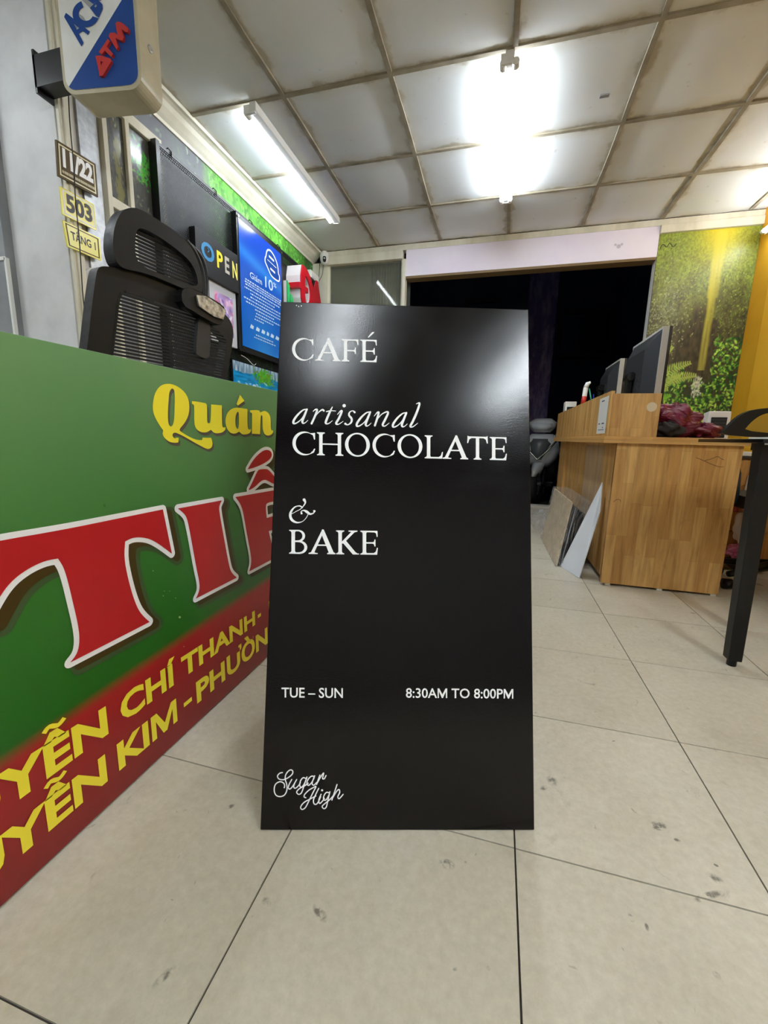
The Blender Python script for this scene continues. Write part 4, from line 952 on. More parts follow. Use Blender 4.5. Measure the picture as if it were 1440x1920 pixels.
# security camera
Q = Vector((-1.745, 4.05, 2.42)); sc_ = thing('security_camera', 'small white egg-shaped security camera in the back left ceiling corner', 'camera', Q)
pr_ = [(.0, -.062), (.022, -.058), (.036, -.04), (.042, -.012), (.042, .018), (.036, .04), (.022, .055), (.0, .06)]
link('shell', MB().lathe(pr_, Matrix.Translation(Q), 24), M['lamp_white'], sc_, smooth=True)
fd = (CAM-Q); fd.z = 0; fd.normalize(); fs = Vector((-fd.y, fd.x, 0))
link('lens_panel', MB().prism([rrect(-.016, .016, -.05, .0, .015)], lambda p, d: tuple(Q+fs*p[0]+fd*d+Vector((0,0,p[1]))), .03, .043), M['black_gloss'], sc_, bevel=.003)
link('lens', MB().tube([Q+fd*.04+Vector((0,0,-.02)), Q+fd*.047+Vector((0,0,-.02))], .009, 12), M['chrome'], sc_)
link('bracket', MB().tube([Q+Vector((0,.03,.03)), Q+Vector((0,.055,.045))], .012, 8), M['lamp_white'], sc_)
tag(link('camera_cable', MB().tube(catmull([(-1.80,4.07,2.46),(-1.80,4.06,2.36),(-1.805,4.05,2.25),(-1.80,4.0,2.15),(-1.81,3.92,2.08)], 5), .003, 6), M['dark_grey'], smooth=True), 'grey cable drooping from the security camera to the letters', 'cable')
tag(link('camera_cable', MB().tube(catmull([(-1.76,4.06,2.37),(-1.77,4.05,2.27),(-1.80,4.03,2.2),(-1.805,4.0,2.12)], 5), .0025, 6), M['dark_grey'], smooth=True), 'thin second cable looping below the security camera', 'cable')

# ================================================================ HANGING LIGHT BOX (upper left)
ar = Vector((-1.39, 1.50, 2.013)); al = Vector((-1.692, 1.459, 2.013)); ea = (ar-al).normalized(); na = Vector((ea.y, -ea.x, 0)); wa = (ar-al).length+.022
if na.dot(CAM-ar) < 0: na = -na
def at3(p, d=0): return al-ea*.012+ea*p[0]+Vector((0, 0, p[1]))+na*d
ab = thing('hanging_light_box', 'rounded beige sign box with blue and white face hanging at upper left', 'sign', at3((wa/2, 0), -.05))
M['beige'] = mottled('beige_metal', (168, 160, 134), (190, 182, 158), 6, .32, spec=.6)
sh = rrect(0, wa, -.012, .46, .05, 7)
link('casing', MB().prism([sh], lambda p, d: tuple(at3(p, d)), -.12, 0), M['beige'], ab, bevel=.012, seg=4)
fi = rrect(.012, wa-.012, .002, .448, .04, 6)
link('white_face', MB().prism([fi], lambda p, d: tuple(at3(p, d)), -.01, .0015), mottled('white_face', (206, 206, 200), (222, 222, 218), 8, .35), ab)
def apx(x, y):
    q = on_plane(x, y, al, na)-(al-ea*.012); return (q.dot(ea), q.z)
A1, A2 = apx(125, 172), apx(230, 0)
def clip(poly, a, b):     # keep the part right of line a->b
    out = []; s = lambda p: (b[0]-a[0])*(p[1]-a[1])-(b[1]-a[1])*(p[0]-a[0])
    for i in range(len(poly)):
        p, q = poly[i], poly[(i+1) % len(poly)]; sp, sq = s(p), s(q)
        if sp <= 0: out.append(p)
        if (sp < 0) != (sq < 0): t = sp/(sp-sq); out.append((p[0]+(q[0]-p[0])*t, p[1]+(q[1]-p[1])*t))
    return out
M['blue'] = mat('blue_vinyl', (24, 64, 132), .3)
mb = MB(); mb.flat([clip(fi, A1, A2)], lambda p: tuple(at3(p, .0025))); link('blue_face', mb, M['blue'], ab)
K8 = lambda l: [apx(70+x/6, y/6) for x, y in l]
mb = PM(na); lf = lambda p: tuple(at3(p, .0035))
for l in ([(310,200),(330,155),(375,190),(530,490),(505,532)], [(335,157),(600,365),(578,402),(500,345),(330,200)], [(455,345),(500,310),(525,355),(475,390)]): mb.flat([K8(l)], lf)
def arcK(cx, cy, ro, ri, a0, a1):
    o = [(cx+ro*math.cos(math.radians(a)), cy+ro*math.sin(math.radians(a))) for a in np.linspace(a0, a1, 24)]
    i = [(cx+ri*math.cos(math.radians(a)), cy+ri*math.sin(math.radians(a))) for a in np.linspace(a1, a0, 24)]
    return o+i
mb.flat([K8(arcK(555, 165, 150, 80, 20, 250))], lf)
mb.flat([K8([(640,60),(690,5),(740,60),(745,110),(700,210),(670,190),(600,100)]), K8([(650,85),(665,60),(680,75),(665,95)])], lf)
mb.flat([K8([(560,-60),(620,-90),(700,-40),(730,20),(690,10),(640,55),(560,0)])], lf)
link('lettering', mb, M['blue'], ab)
mb = MB(); mb.flat([K8([(385,320),(430,235),(475,270),(430,385)])], lambda p: tuple(at3(p, .003))); mb.flat([K8([(470,160),(520,190),(560,250),(510,240)])], lambda p: tuple(at3(p, .003))); mb.flat([K8([(510,10),(560,-20),(630,40),(600,100)])], lambda p: tuple(at3(p, .003)))
link('letter_worn_patch', mb, mat('worn_grey', (150, 152, 150), .5), ab)
AT = [[[(680,662),(735,655),(850,690),(858,720),(765,880),(728,886),(712,790)], [(735,715),(765,725),(745,770)]],
      [[(718,620),(760,560),(820,470),(845,495),(810,555),(880,640),(862,672),(785,600),(755,640)]],
      [[(830,440),(845,405),(900,400),(930,430),(905,300),(930,275),(985,295),(1050,350),(1045,400),(1010,390),(975,365),(1000,450),(985,490),(940,480),(905,455),(935,560),(920,588),(880,530)]]]
f8 = lambda p, d: tuple(at3(p, d))
for g in AT:
    mb = MB(); mb.prism([K8(l) for l in g], f8, .001, .012); link('raised_letter', mb, mat('red_raised', (176, 44, 40), .4), ab)
link('bolt', MB().lathe([(.012,0),(.012,.003),(.008,.005)], Matrix.Translation(at3((wa, .16), -.06)) @ Matrix.Rotation(math.pi/2, 4, 'Y'), 16), M['steel'], ab)
link('bracket', MB().box(XL+.001, -1.69, 1.50, 1.565, 2.09, 2.20, Matrix.Identity(4)).box(XL, XL+.01, 1.50, 1.568, 2.07, 2.22), M['frame_black'], ab)

# ================================================================ DESK AT THE RIGHT
dk = thing('reception_desk', 'light stave-wood reception desk with a raised shelf along its left side', 'desk', (.83, 3.3, 0))
link('front_panel', MB().box(.564, 1.093, 2.31, 2.335, .012, .735), M['wood_front'], dk, bevel=.0015)
link('side_panel', MB().box(.575, .60, 2.335, 3.93, .03, .735), M['wood_side'], dk, bevel=.0015)
link('side_post', MB().box(.56, .62, 3.93, 4.25, .0, .735), M['wood_side'], dk, bevel=.0015)
link('side_panel', MB().box(1.04, 1.06, 2.335, 3.4, .03, .735), M['wood_side'], dk, bevel=.0015)
link('desktop', MB().box(.495, 1.125, 2.285, 4.27, .735, .768), M['wood_flatx'], dk, bevel=.002)
for x in (.60, .84, 1.075): link('foot', MB().box(x-.012, x+.012, 2.315, 2.335, 0, .012), M['cream'], dk)
link('shelf_front', MB().box(.518, .727, 2.30, 2.32, .768, .972), M['wood_front'], dk, bevel=.0015)
link('shelf_side', MB().box(.508, .526, 2.302, 4.22, .768, .985), M['wood_side'], dk, bevel=.0015)
link('shelf_top', MB().box(.52, .69, 2.9, 4.2, .93, .945), M['wood_flat'], dk)
link('shelf_back', MB().box(.71, .727, 2.32, 2.75, .768, .965), M['wood_side'], dk, bevel=.0015)
# cracks drawn by wear
mb = MB()
f = lambda p: (p[0], 2.3095, p[1])
def dpx(x, y): q = px(x, y, 1, 2.31); return (q.x, q.z)
for st in ([(1305,858),(1318,863),(1333,870),(1348,875),(1356,875)], [(1320,864),(1335,860),(1345,856),(1352,860),(1357,862)], [(1150,941),(1156,937),(1162,937),(1164,941)]):
    cpts = catmull([dpx(*p)+(0,) for p in st], 4); mb.ribbon([(p[0], p[1]) for p in cpts], [.0022]*len(cpts), f)
link('scratch', mb, mat('scratch', (80, 50, 26), .7), dk)
tag(link('round_sticker', MB().lathe([(.022, 0), (.022, .0012)], Matrix.Translation(px(1222, 763, 1, 2.2995)) @ Matrix.Rotation(math.pi/2, 4, 'X'), 24), mat('pale_sticker', (214, 200, 170), .4)), 'pale round sticker on the front of the desk shelf', 'sticker')
lt = thing('paper_label', 'narrow white paper label on the side of the desk shelf near its corner', 'label', (.507, 2.4, .79))
link('sheet', MB().hexa([(.5065,2.52,.782),(.5065,2.33,.782),(.5075,2.33,.782),(.5075,2.52,.782)], [(.5065,2.52,.965),(.5065,2.33,.965),(.5075,2.33,.965),(.5075,2.52,.965)]), M['plate_white'], lt)
mb = MB()
for y0, y1, z0, z1 in ((2.47,2.41,.945,.951),(2.49,2.46,.83,.836),(2.42,2.37,.83,.836),(2.40,2.38,.81,.815),(2.49,2.36,.80,.803)): mb.flat([[(y0,z0),(y1,z0),(y1,z1),(y0,z1)]], lambda p: (.506, p[0], p[1]))
link('small_print', mb, mat('print_ink', (70, 74, 110), .6), lt, kind='stuff')
# wrapped film on the side of the desk
M['film'] = mat('clear_film', (225, 215, 200), .12, alpha=.16)
tag(link('clear_tape', MB().box(.5735, .5745, 2.6, 3.1, .25, .72), M['film']), 'sheet of clear plastic film stuck on the desk side panel', 'film')

M['bezel_grey'] = mat('bezel_grey', (178, 178, 174), .4)
# monitors seen from behind
def monitor(x, y0, y1, z0, z1, label, tilt=.0, zb=.768):
    t = thing('monitor', label, 'monitor', (x+.1, (y0+y1)/2, zb), 'monitors on the desk')
    cy, cz_ = (y0+y1)/2, (z0+z1)/2
    def sl(px_, m): return m
    link('screen_panel', MB().box(x+.026, x+.042, y0, y1, z0, z1), M['black_gloss'], t, bevel=.002)
    link('bezel', MB().prism([[(y0,z0),(y1,z0),(y1,z1),(y0,z1)], [(y0+.012,z0+.012),(y1-.012,z0+.012),(y1-.012,z1-.012),(y0+.012,z1-.012)][::-1]], lambda p, d: (d, p[0], p[1]), x-.004, x+.026), M['bezel_grey'], t)
    b = [(x, y0+.01, z0+.01), (x, y1-.01, z0+.01), (x, y1-.01, z1-.01), (x, y0+.01, z1-.01)]
    q = [(x-.055, y0+.10, z0+.03), (x-.055, y1-.10, z0+.03), (x-.055, y1-.10, z1-.10), (x-.055, y0+.10, z1-.10)]
    bk = link('back_shell', MB().hexa(b, q), M['dark_grey'], t, bevel=.006)
    mb = MB()
    for k in range(4): mb.box(x-.0575, x-.054, y0+.16, y0+.175, z0+.09+.03*k, z0+.105+.03*k)
    mb.box(x-.0575, x-.054, y0+.13, y0+.22, z0+.055, z0+.062)
    link('port', mb, M['chrome'], bk)
    link('stand_neck', MB().box(x-.09, x-.06, cy-.03, cy+.03, zb+.012, cz_), M['black'], t, bevel=.004)
    link('stand_hinge', MB().tube([(x-.075, cy-.05, cz_-.01), (x-.075, cy+.05, cz_-.01)], .025, 12), M['black'], t)
    link('stand_base', MB().box(x-.16, x+.06, cy-.11, cy+.11, zb, zb+.012), M['black'], t, bevel=.004)
    return t
monitor(.835, 2.75, 3.30, .93, 1.375, 'nearest and largest black monitor seen from behind on the desk')
monitor(.84, 3.62, 4.08, 1.0, 1.36, 'farther smaller black monitor behind the first one on the desk')
# pen cup, tube and papers
o = thing('glue_tube', 'white and red tube standing up behind the desk shelf', 'tube', (.62, 3.9, .945))
zt0 = .945; g0 = Vector((.63, 3.75, 0))
link('body', MB().tube([g0+Vector((0,0,zt0+.04)), g0+Vector((.01,0,zt0+.22))], .018, 12), M['plate_white'], o, smooth=True)
link('band', MB().tube([g0+Vector((.001,0,zt0+.08)), g0+Vector((.006,0,zt0+.15))], .0188, 12), mat('red_band', (200, 50, 40), .4), o, smooth=True)
link('cap', MB().tube([g0+Vector((.01,0,zt0+.22)), g0+Vector((.02,0,zt0+.25)), g0+Vector((.04,0,zt0+.26))], [.019,.017,.008], 12), M['white'], o, smooth=True)
link('foot', MB().tube([g0+Vector((0,0,zt0)), g0+Vector((0,0,zt0+.04))], .020, 12), M['black'], o)
o = thing('pen_cup', 'small black cup holding pens behind the desk shelf', 'cup', (.62, 3.35, .945))
link('cup', MB().lathe([(.026,0),(.03,.09),(.027,.09),(.024,.004)], Matrix.Translation((.63, 3.35, .945)), 16), M['black'], o, smooth=True)
tag(link('pen', MB().tube([(.635,3.35,.96),(.60,3.38,1.115)], .0045, 8), mat('teal_pen', (70, 170, 140), .4)), 'green pen leaning to the left in the cup on the desk', 'pen')
tag(link('pen', MB().tube([(.635,3.34,.96),(.622,3.32,1.07)], .004, 8), mat('blue_pen', (50, 60, 170), .4)), 'blue pen standing in the cup on the desk', 'pen')
tag(link('green_card', MB().hexa([(.56,3.42,.9455),(.66,3.45,.9455),(.66,3.75,.9455),(.56,3.75,.9455)], [(.56,3.42,.99),(.66,3.45,1.0),(.66,3.75,1.0),(.56,3.75,.96)]), mat('green_card', (50, 160, 100), .5), bevel=.002), 'green card folder lying on the desk shelf', 'folder')
o = thing('tape_dispenser', 'white and black box at the far left end of the desk shelf', 'box', (.56, 4.05, .945))
link('body', MB().box(.53, .62, 3.98, 4.08, .945, 1.075), M['plate_white'], o, bevel=.003); link('front_plate', MB().box(.545, .60, 3.972, 3.98, .96, 1.03), M['black'], o); link('knob', MB().tube([(.57,3.965,.985),(.57,3.972,.985)], .01, 10), M['chrome'], o)
# maroon cloth pile
def lump(name, label, cat, c_, size, seed, m, amp=.35, n=26, flat=.0):
    v = []; f = []; r = np.random.default_rng(seed); ph = r.random(12)*6.28; kx = r.uniform(2, 7, 12); ky = r.uniform(2, 6, 12)
    for j in range(n+1):
        th = math.pi*j/n
        for i in range(2*n):
            a = math.pi*i/n; k = 1+amp*sum(math.sin(round(kx[q])*a+ph[q])*math.sin(ky[q]*th+ph[-q]) for q in range(8))/3
            z = math.cos(th)*k
            v.append((c_[0]+size[0]*math.sin(th)*math.cos(a)*k, c_[1]+size[1]*math.sin(th)*math.sin(a)*k, max(c_[2]+size[2]*z, c_[2]-size[2])))
    f = [(j*2*n+i, j*2*n+(i+1) % (2*n), (j+1)*2*n+(i+1) % (2*n), (j+1)*2*n+i) for j in range(n) for i in range(2*n)]
    mb = MB().add(v, f)
    return tag(link(name, mb, m, smooth=True), label, cat)
M['maroon'] = mottled('maroon_satin', (88, 6, 34), (116, 14, 50), 20, .4, spec=.6)
def _mc():
    N, L, b = nt(M['maroon']); bp = N.new('ShaderNodeBump'); bp.inputs['Strength'].default_value = .9; bp.inputs['Distance'].default_value = .02
    L.new(noise(N, L, 16, 3, .5, dist=1.5, vec_scale=(1, 1, 2.2)), bp.inputs['Height']); L.new(bp.outputs[0], b.inputs['Normal'])
_mc()
lump('maroon_cloth', 'crumpled maroon satin cloth heaped on the desk behind the shelf', 'cloth', (.86, 2.50, .850), (.10, .10, .082), 4, M['maroon'], .28)
lump('maroon_cloth', 'lower fold of maroon cloth beside the white speaker on the desk', 'cloth', (.985, 2.48, .805), (.075, .08, .037), 9, M['maroon'], .25)
lump('black_cloth', 'small black cloth bundle in front of the maroon cloth on the desk', 'cloth', (.80, 2.40, .805), (.07, .05, .037), 14, mat('black_cloth', (16, 12, 14), .7), .22)
o = thing('desk_speaker', 'small white speaker with black grille on the desk', 'speaker', (1.08, 2.62, .768))
q0, q1 = 1.045, 1.145
link('casing', MB().hexa([(q0,2.58,.7685),(q1,2.58,.7685),(q1-.01,2.68,.7685),(q0+.01,2.68,.7685)], [(q0+.003,2.60,.912),(q1+.006,2.60,.912),(q1-.005,2.68,.905),(q0+.012,2.68,.905)]), M['lamp_white'], o, bevel=.006, seg=3)
link('grille', MB().hexa([(q0+.014,2.576,.775),(q1-.020,2.576,.775),(q1-.020,2.59,.775),(q0+.014,2.59,.775)], [(q0+.016,2.588,.880),(q1-.014,2.588,.880),(q1-.014,2.60,.880),(q0+.016,2.60,.880)]), M['black'], o, bevel=.002)
for k in range(6): link('grille_rib', MB().box(q0+.018, q1-.022, 2.572+.0021*k, 2.58+.002*k, .785+.016*k, .789+.016*k), M['dark_grey'], o)

# leaning foam board, wrapped packs
fb = [Vector((.478, 2.385, .001)), Vector((.556, 2.44, .375)), Vector((.558, 2.475, .525)), px(1052, 1062, 2, .001)]
nb = (fb[1]-fb[0]).cross(fb[3]-fb[0]).normalized()*.005
if nb.x > 0: nb = -nb
tag(link('foam_board', MB().add([*fb, *[p+nb for p in fb]], [(0,1,2,3),(7,6,5,4),(0,4,5,1),(1,5,6,2),(2,6,7,3),(3,7,4,0)]), mat('foam_board', (224, 228, 236), .5)), 'white foam board offcut leaning against the left side of the desk', 'board')
M['card'] = mottled('grey_brown_card', (186, 164, 134), (208, 190, 162), 7, .35, vs=(1, 1, 3), spec=.6)
M['bagfilm'] = mat('clear_plastic_bag', (232, 232, 232), .12, alpha=.13, spec=1.0)
def _bf():
    N, L, b = nt(M['bagfilm']); a = noise(N, L, 22, 6, .7, dist=1.2)
    bp = N.new('ShaderNodeBump'); bp.inputs['Strength'].default_value = 1; bp.inputs['Distance'].default_value = .02; L.new(ramp(N, L, noise(N, L, 8, 4, .55, dist=2.5, vec_scale=(1, 1, .4)), [(.44, (.04,.04,.04)), (.49, (.34,.34,.34)), (.54, (.04,.04,.04)), (.7, (.16,.16,.16))]), b.inputs['Alpha']); L.new(a, bp.inputs['Height']); L.new(bp.outputs[0], b.inputs['Normal'])
_bf()
o = thing('wrapped_boards', 'plastic-wrapped stack of brown and black boards leaning against the desk side', 'package', (.44, 2.9, 0))
def lean(x0, x1, y0, y1, h_, x2, th): return MB().hexa([(x0,y0,.003),(x0+th,y0,.003),(x1+th,y1,.003),(x1,y1,.003)], [(x2,y0+.05,h_),(x2+th,y0+.05,h_),(x2+th-.01,y1+.05,h_),(x2-.01,y1+.05,h_)])
link('card_sheet', lean(.378, .362, 2.575, 3.30, .385, .437, .008), M['card'], o)
for k, (mm, th) in enumerate((('black', .012), ('steel', .006), ('black', .010), ('dark_grey', .012), ('black', .014))):
    link('board_sheet', lean(.388+.017*k, .372+.017*k, 2.585+.01*k, 3.25, .36-.012*k, .446+.0165*k, th), M[mm], o)
mb = lean(.372, .356, 2.565, 3.32, .398, .430, .105); w_ = link('plastic_wrap', mb, M['bagfilm'], o)
lump('plastic_bag', 'crumpled clear plastic bag on the floor beyond the wrapped boards', 'bag', (.385, 3.62, .085), (.085, .22, .075), 21, M['bagfilm'], .3)

# drawer cabinet and bags right of the desk
o = thing('drawer_cabinet', 'wooden drawer cabinet with keys behind the desk at far right', 'cabinet', (1.6, 3.2, 0))
link('body', MB().box(1.40, 1.80, 3.02, 3.45, .02, .66), M['wood_front'], o, bevel=.002)
link('top_board', MB().box(1.39, 1.805, 3.0, 3.46, .66, .675), M['dark_grey'], o, bevel=.001)
for z0, z1 in ((.43, .65), (.22, .42), (.03, .21)):
    d_ = link('drawer', MB().box(1.412, 1.79, 3.0, 3.02, z0, z1), M['wood_front'], o, bevel=.002)
    q = Vector((1.478, 2.995, z1-.045)); link('lock', MB().tube([q+Vector((0,.004,0)), q-Vector((0,.012,0))], .011, 10), M['black'], d_); link('key', MB().box(q.x-.003, q.x+.003, q.y-.014, q.y-.004, q.z-.05, q.z), M['chrome'], d_)
tag(link('paper_stack', MB().box(1.42, 1.56, 3.03, 3.2, .676, .70), M['plate_white'], bevel=.002), 'small stack of white paper on the drawer cabinet', 'paper')
M['thinbag'] = mat('thin_white_bag', (225, 225, 228), .35, alpha=.8)
hb = lump('plastic_bag', 'white plastic bag hanging under the drawer keys', 'bag', (1.465, 2.93, .25), (.055, .05, .10), 31, M['thinbag'], .22)
tag(link('bag_handle', MB().tube(catmull([(1.46,2.94,.34),(1.45,2.96,.42),(1.47,2.985,.56)], 5), [.012]*11, 8), M['thinbag'], smooth=True), 'twisted white plastic strip between the bag and the drawer lock', 'strap')
tag(link('wire_loop', MB().tube([(1.455+.03*math.cos(a), 2.99, .475+.03*math.sin(a)) for a in np.linspace(0, 6.0, 20)], .003, 6), mat('brass', (200, 150, 70), .3, metal=1), smooth=True), 'small brass wire ring hanging on the drawer front', 'ring')
lump('pink_bag', 'crumpled pink plastic bag on the floor beside the desk', 'bag', (1.46, 2.90, .11), (.075, .06, .045), 41, mottled('pink_plastic', (206, 96, 160), (232, 150, 196), 30, .3), .25)
lump('dark_bundle', 'dark maroon bundle on the floor under the pink bag', 'bundle', (1.47, 2.90, .038), (.10, .07, .036), 51, mat('dark_maroon', (58, 24, 34), .6), .2)
lump('red_cloth', 'small bundle of red and brown cloth tucked above the white bag', 'cloth', (1.415, 2.95, .39), (.028, .03, .05), 55, mottled('red_brown', (196, 60, 80), (100, 66, 48), 30, .5), .2)

# ================================================================ TABLE AT THE RIGHT EDGE
tb = thing('side_table', 'black steel table with a dark glass top at the right edge', 'table', (1.3, 1.8, 0))
link('tabletop', MB().box(.765, 1.80, 1.52, 1.95, .748, .760), M['black_gloss'], tb, bevel=.001)
link('top_rail', MB().box(.775, 1.79, 1.545, 1.57, .722, .748).box(.935, .96, 1.57, 1.93, .722, .748), M['black'], tb)
link('edge_strip', MB().box(.77, 1.80, 1.521, 1.523, .7425, .7475), M['chrome'], tb)
for (a, b) in (((.818, 1.575), (.802, 1.575)), ((.985, 1.90), (.975, 1.90)), ((1.76, 1.575), (1.76, 1.575)), ((1.76, 1.90), (1.76, 1.90))):
    l_ = link('leg', MB().hexa([(a[0]-.020,a[1]-.020,.022),(a[0]+.020,a[1]-.020,.022),(a[0]+.020,a[1]+.020,.022),(a[0]-.020,a[1]+.020,.022)],
                          [(b[0]-.024,b[1]-.024,.745),(b[0]+.024,b[1]-.024,.745),(b[0]+.024,b[1]+.024,.745),(b[0]-.024,b[1]+.024,.745)]), M['black'], tb, bevel=.003)
    link('foot', MB().tube([(a[0], a[1], 0), (a[0], a[1], .024)], .014, 12), M['black'], l_)
tag(link('paper_sheet', MB().box(.86, 1.15, 1.60, 1.8, .7605, .768), M['plate_white'], bevel=.001), 'white papers lying on the glass top of the black table', 'paper')
lump('pink_flowers', 'small pink cloth bundle on the papers on the glass table', 'cloth', (1.03, 1.70, .779), (.045, .035, .011), 61, mottled('pink_cloth', (190, 90, 110), (150, 60, 60), 40, .6), .2)
tag(link('plastic_box', MB().prism([rrect(.905, 1.15, 1.40, 1.53, .02)], lambda p, d: (p[0], p[1], d), .0, .055), mat('clear_box', (210, 215, 216), .15, alpha=.45), bevel=.003), 'clear plastic box on the floor under the table at the right edge', 'box')
# mesh chair behind the table
c2 = thing('task_chair', 'black task chair with a see-through mesh back behind the glass table', 'chair', (1.40, 2.5, 0))
def bk(p, d=0): return (1.10+p[0], 2.25+d, p[1])
fo = chaikin([(-.145,.775),(-.12,.815),(-.07,.882),(0,.903),(.25,.92),(.42,.925),(.47,.88),(.47,.775)], 2); fi2 = chaikin([(-.06,.793),(-.035,.84),(.0,.874),(.04,.885),(.25,.900),(.40,.903),(.44,.87),(.44,.793)], 2)
link('backrest_frame', MB().prism([fo, fi2[::-1]], lambda p, d: bk(p, d), -.015, .015), M['black'], c2, bevel=.004)
link('mesh_fabric', MB().prism([fi2], lambda p, d: bk(p, d), -.001, .001), mat('sheer_mesh', (60, 56, 46), .7, alpha=.16), c2)
link('seat', MB().prism([rrect(1.19, 1.62, 2.34, 2.78, .07)], lambda p, d: (p[0], p[1], d), .43, .49), M['strand'], c2, bevel=.02, seg=3)
link('back_stem', MB().tube([(1.28,2.25,.785),(1.30,2.26,.62),(1.32,2.27,.5),(1.36,2.36,.42),(1.42,2.55,.42)], .018, 10), M['black'], c2, smooth=True)
for x in (1.165, 1.645): link('armrest', MB().tube([(x+.02,2.5,.45),(x,2.48,.60),(x,2.52,.66),(x,2.75,.67)], .016, 8), M['dark_grey'], c2, smooth=True)
link('post', MB().tube([(1.43,2.55,.12),(1.43,2.55,.43)], .022, 12), M['chrome'], c2, smooth=True)
for k in range(5):
    a = math.radians(72*k+200); q = Vector((1.43+.25*math.cos(a), 2.55+.25*math.sin(a), 0))
    link('base_leg', MB().tube([(1.43,2.55,.13), q+Vector((0,0,.08))], [.028, .016], 8), M['black'], c2, smooth=True)
    link('castor', MB().tube([q+Vector((-.018,0,.028)), q+Vector((.018,0,.028))], .027, 14), M['black'], c2, smooth=True)

# ================================================================ WATERFALL MURAL (back right)
h, w = 330, 160; yy = np.linspace(0, 1, h)[:, None, None]; xx = np.linspace(0, 1, w)[None, :, None]
nA = vnoise(h, w, 24, 16, 1)[..., None]; nB = vnoise(h, w, 7, 3, 2)[..., None]; nC = vnoise(h, w, 2.2, 1.6, 3)[..., None]; nD = vnoise(h, w, 30, 3, 6)[..., None]
dark = np.array((70, 62, 44))*(.7+.5*nB)+0*xx; r = random.Random(11)
img = dark.copy()
k = np.clip((.42-yy)*3.2+nA*.6-.25, 0, 1)*np.clip(.45+.7*nC, 0, 1); img = img*(1-k)+np.array((150, 168, 66))*k
k = np.clip(.62-np.abs(xx-.18)*2.4, 0, 1)*np.clip(1-np.abs(yy-.33)*3.0, 0, 1)*np.clip(.3+nC, 0, 1); img = img*(1-k)+np.array((158, 166, 134))*k
k = np.clip((xx-.72)*4, 0, 1)*np.clip(.75-yy, 0, 1)*nC; img = img*(1-k)+np.array((140, 156, 70))*k
for _ in range(1300):
    y = abs(r.gauss(0, .17)); x = r.random(); v = r.random()
    leaf(img, x*w, y*h, r.uniform(1, 3), r.uniform(.6, 1.2), r.uniform(0, 3.1), (104+60*v, 122+60*v, 40+36*v))
for _ in range(600):
    x = r.gauss(.14, .12); y = r.gauss(.38, .12); v = r.random(); leaf(img, x*w, y*h, r.uniform(1, 2.5), .8, r.uniform(0, 3.1), (110+80*v, 120+76*v, 84+60*v))
for _ in range(400):
    x = r.uniform(.72, 1); y = r.uniform(.1, .62); v = r.random(); leaf(img, x*w, y*h, r.uniform(1, 2.8), .8, r.uniform(0, 3.1), (84+50*v, 100+50*v, 40+26*v))
k = np.exp(-((xx-.62)/.22)**2)*np.clip(1-yy*5.2, 0, 1)*.95; img = img*(1-k)+np.array((214, 196, 24))*k
wx = .045+.02*(yy < .3); k = np.clip(1-(np.abs(xx-.625+.05*np.clip(yy-.6, 0, 1)*2)/wx)**4, 0, 1)*(yy < .63)*(.55+.45*nD); img = img*(1-k)+(np.array((206, 196, 52))*(1-.25*yy)+np.array((0, 0, 40))*yy)*k
def fern(x0, y0, ang, ln, col):
    for i in range(12):
        t = i/11; x = x0+math.cos(ang)*ln*t; y = y0+math.sin(ang)*ln*t+8*t*t; s = (1-.7*t)*9
        for sd in (-1, 1): leaf(img, x+math.cos(ang+sd*1.1)*s*.6, y+math.sin(ang+sd*1.1)*s*.6, s, 1.5, ang+sd*1.1, col)
for x in range(0, w, 2):
    for _ in range(24):
        edge = .60 if x/w < .45 else (.66 if x/w < .72 else .47)
        y = r.uniform(edge+abs(r.gauss(0, .02)), 1.0); v = r.random(); 
        base = (80+120*v, 140+100*v, 44+50*v) if r.random() < .55 else (22, 56+50*v, 26)
        if .46 < x/w < .70 and y < .76 and r.random() < .6: base = (196+40*v, 200+40*v, 176+40*v) if .56 < x/w < .66 else (50, 56, 40)
        leaf(img, x, y*h, r.uniform(2, 5.5), r.uniform(1, 2.4), r.uniform(-.4, 2.2), base)
for a, b, an, ln in ((22, 200, -1.0, 44), (40, 212, -.55, 46), (52, 222, -.35, 42), (8, 200, -1.5, 36), (5, 242, -.3, 44), (34, 235, -.75, 40), (20, 262, -.6, 40)): fern(a, b, an, ln, (176, 196, 92) if b < 245 else (130, 196, 60))
for _ in range(26): leaf(img, r.gauss(.60*w, 4), r.uniform(.66, .75)*h, r.uniform(4, 9), .6, 1.5+r.gauss(0, .1), (196, 200, 172))
mr = thing('waterfall_mural', 'jungle waterfall mural panel covering the back wall on the right', 'mural', (1.47, YB, .3))
print_sheet('mural_sheet', img, (1.130, YB-.004, .72), (XR-1.132, 0, 0), (0, 0, 1.672), M['print'], mr)
link('backing', MB().box(1.128, XR-.001, YB-.003, YB+.003, .3, 2.392), M['dark_grey'], mr)
mb = MB()
for st in ([(1238,466),(1243,458),(1250,463),(1256,456),(1262,463),(1268,457)],): 
    c_ = catmull([(px(a, b, 1, YB-.006).x, px(a, b, 1, YB-.006).z, 0) for a, b in st], 4); mb.ribbon([(p[0], p[1]) for p in c_], [.006]*len(c_), lambda p: (p[0], YB-.006, p[1]))
link('twig', mb, mat('twig_ink', (50, 56, 24), .6), mr)
mb = MB()
for x, y, r_ in ((1160,462,5),(1166,458,3),(1154,459,3)): 
    q = px(x, y, 1, YB-.0115); mb.disc((q.x, q.z), r_*.0032, lambda p: (p[0], YB-.0115, p[1]), 9)
link('smudge', mb, mat('smudge', (198, 192, 204), .6), hd)
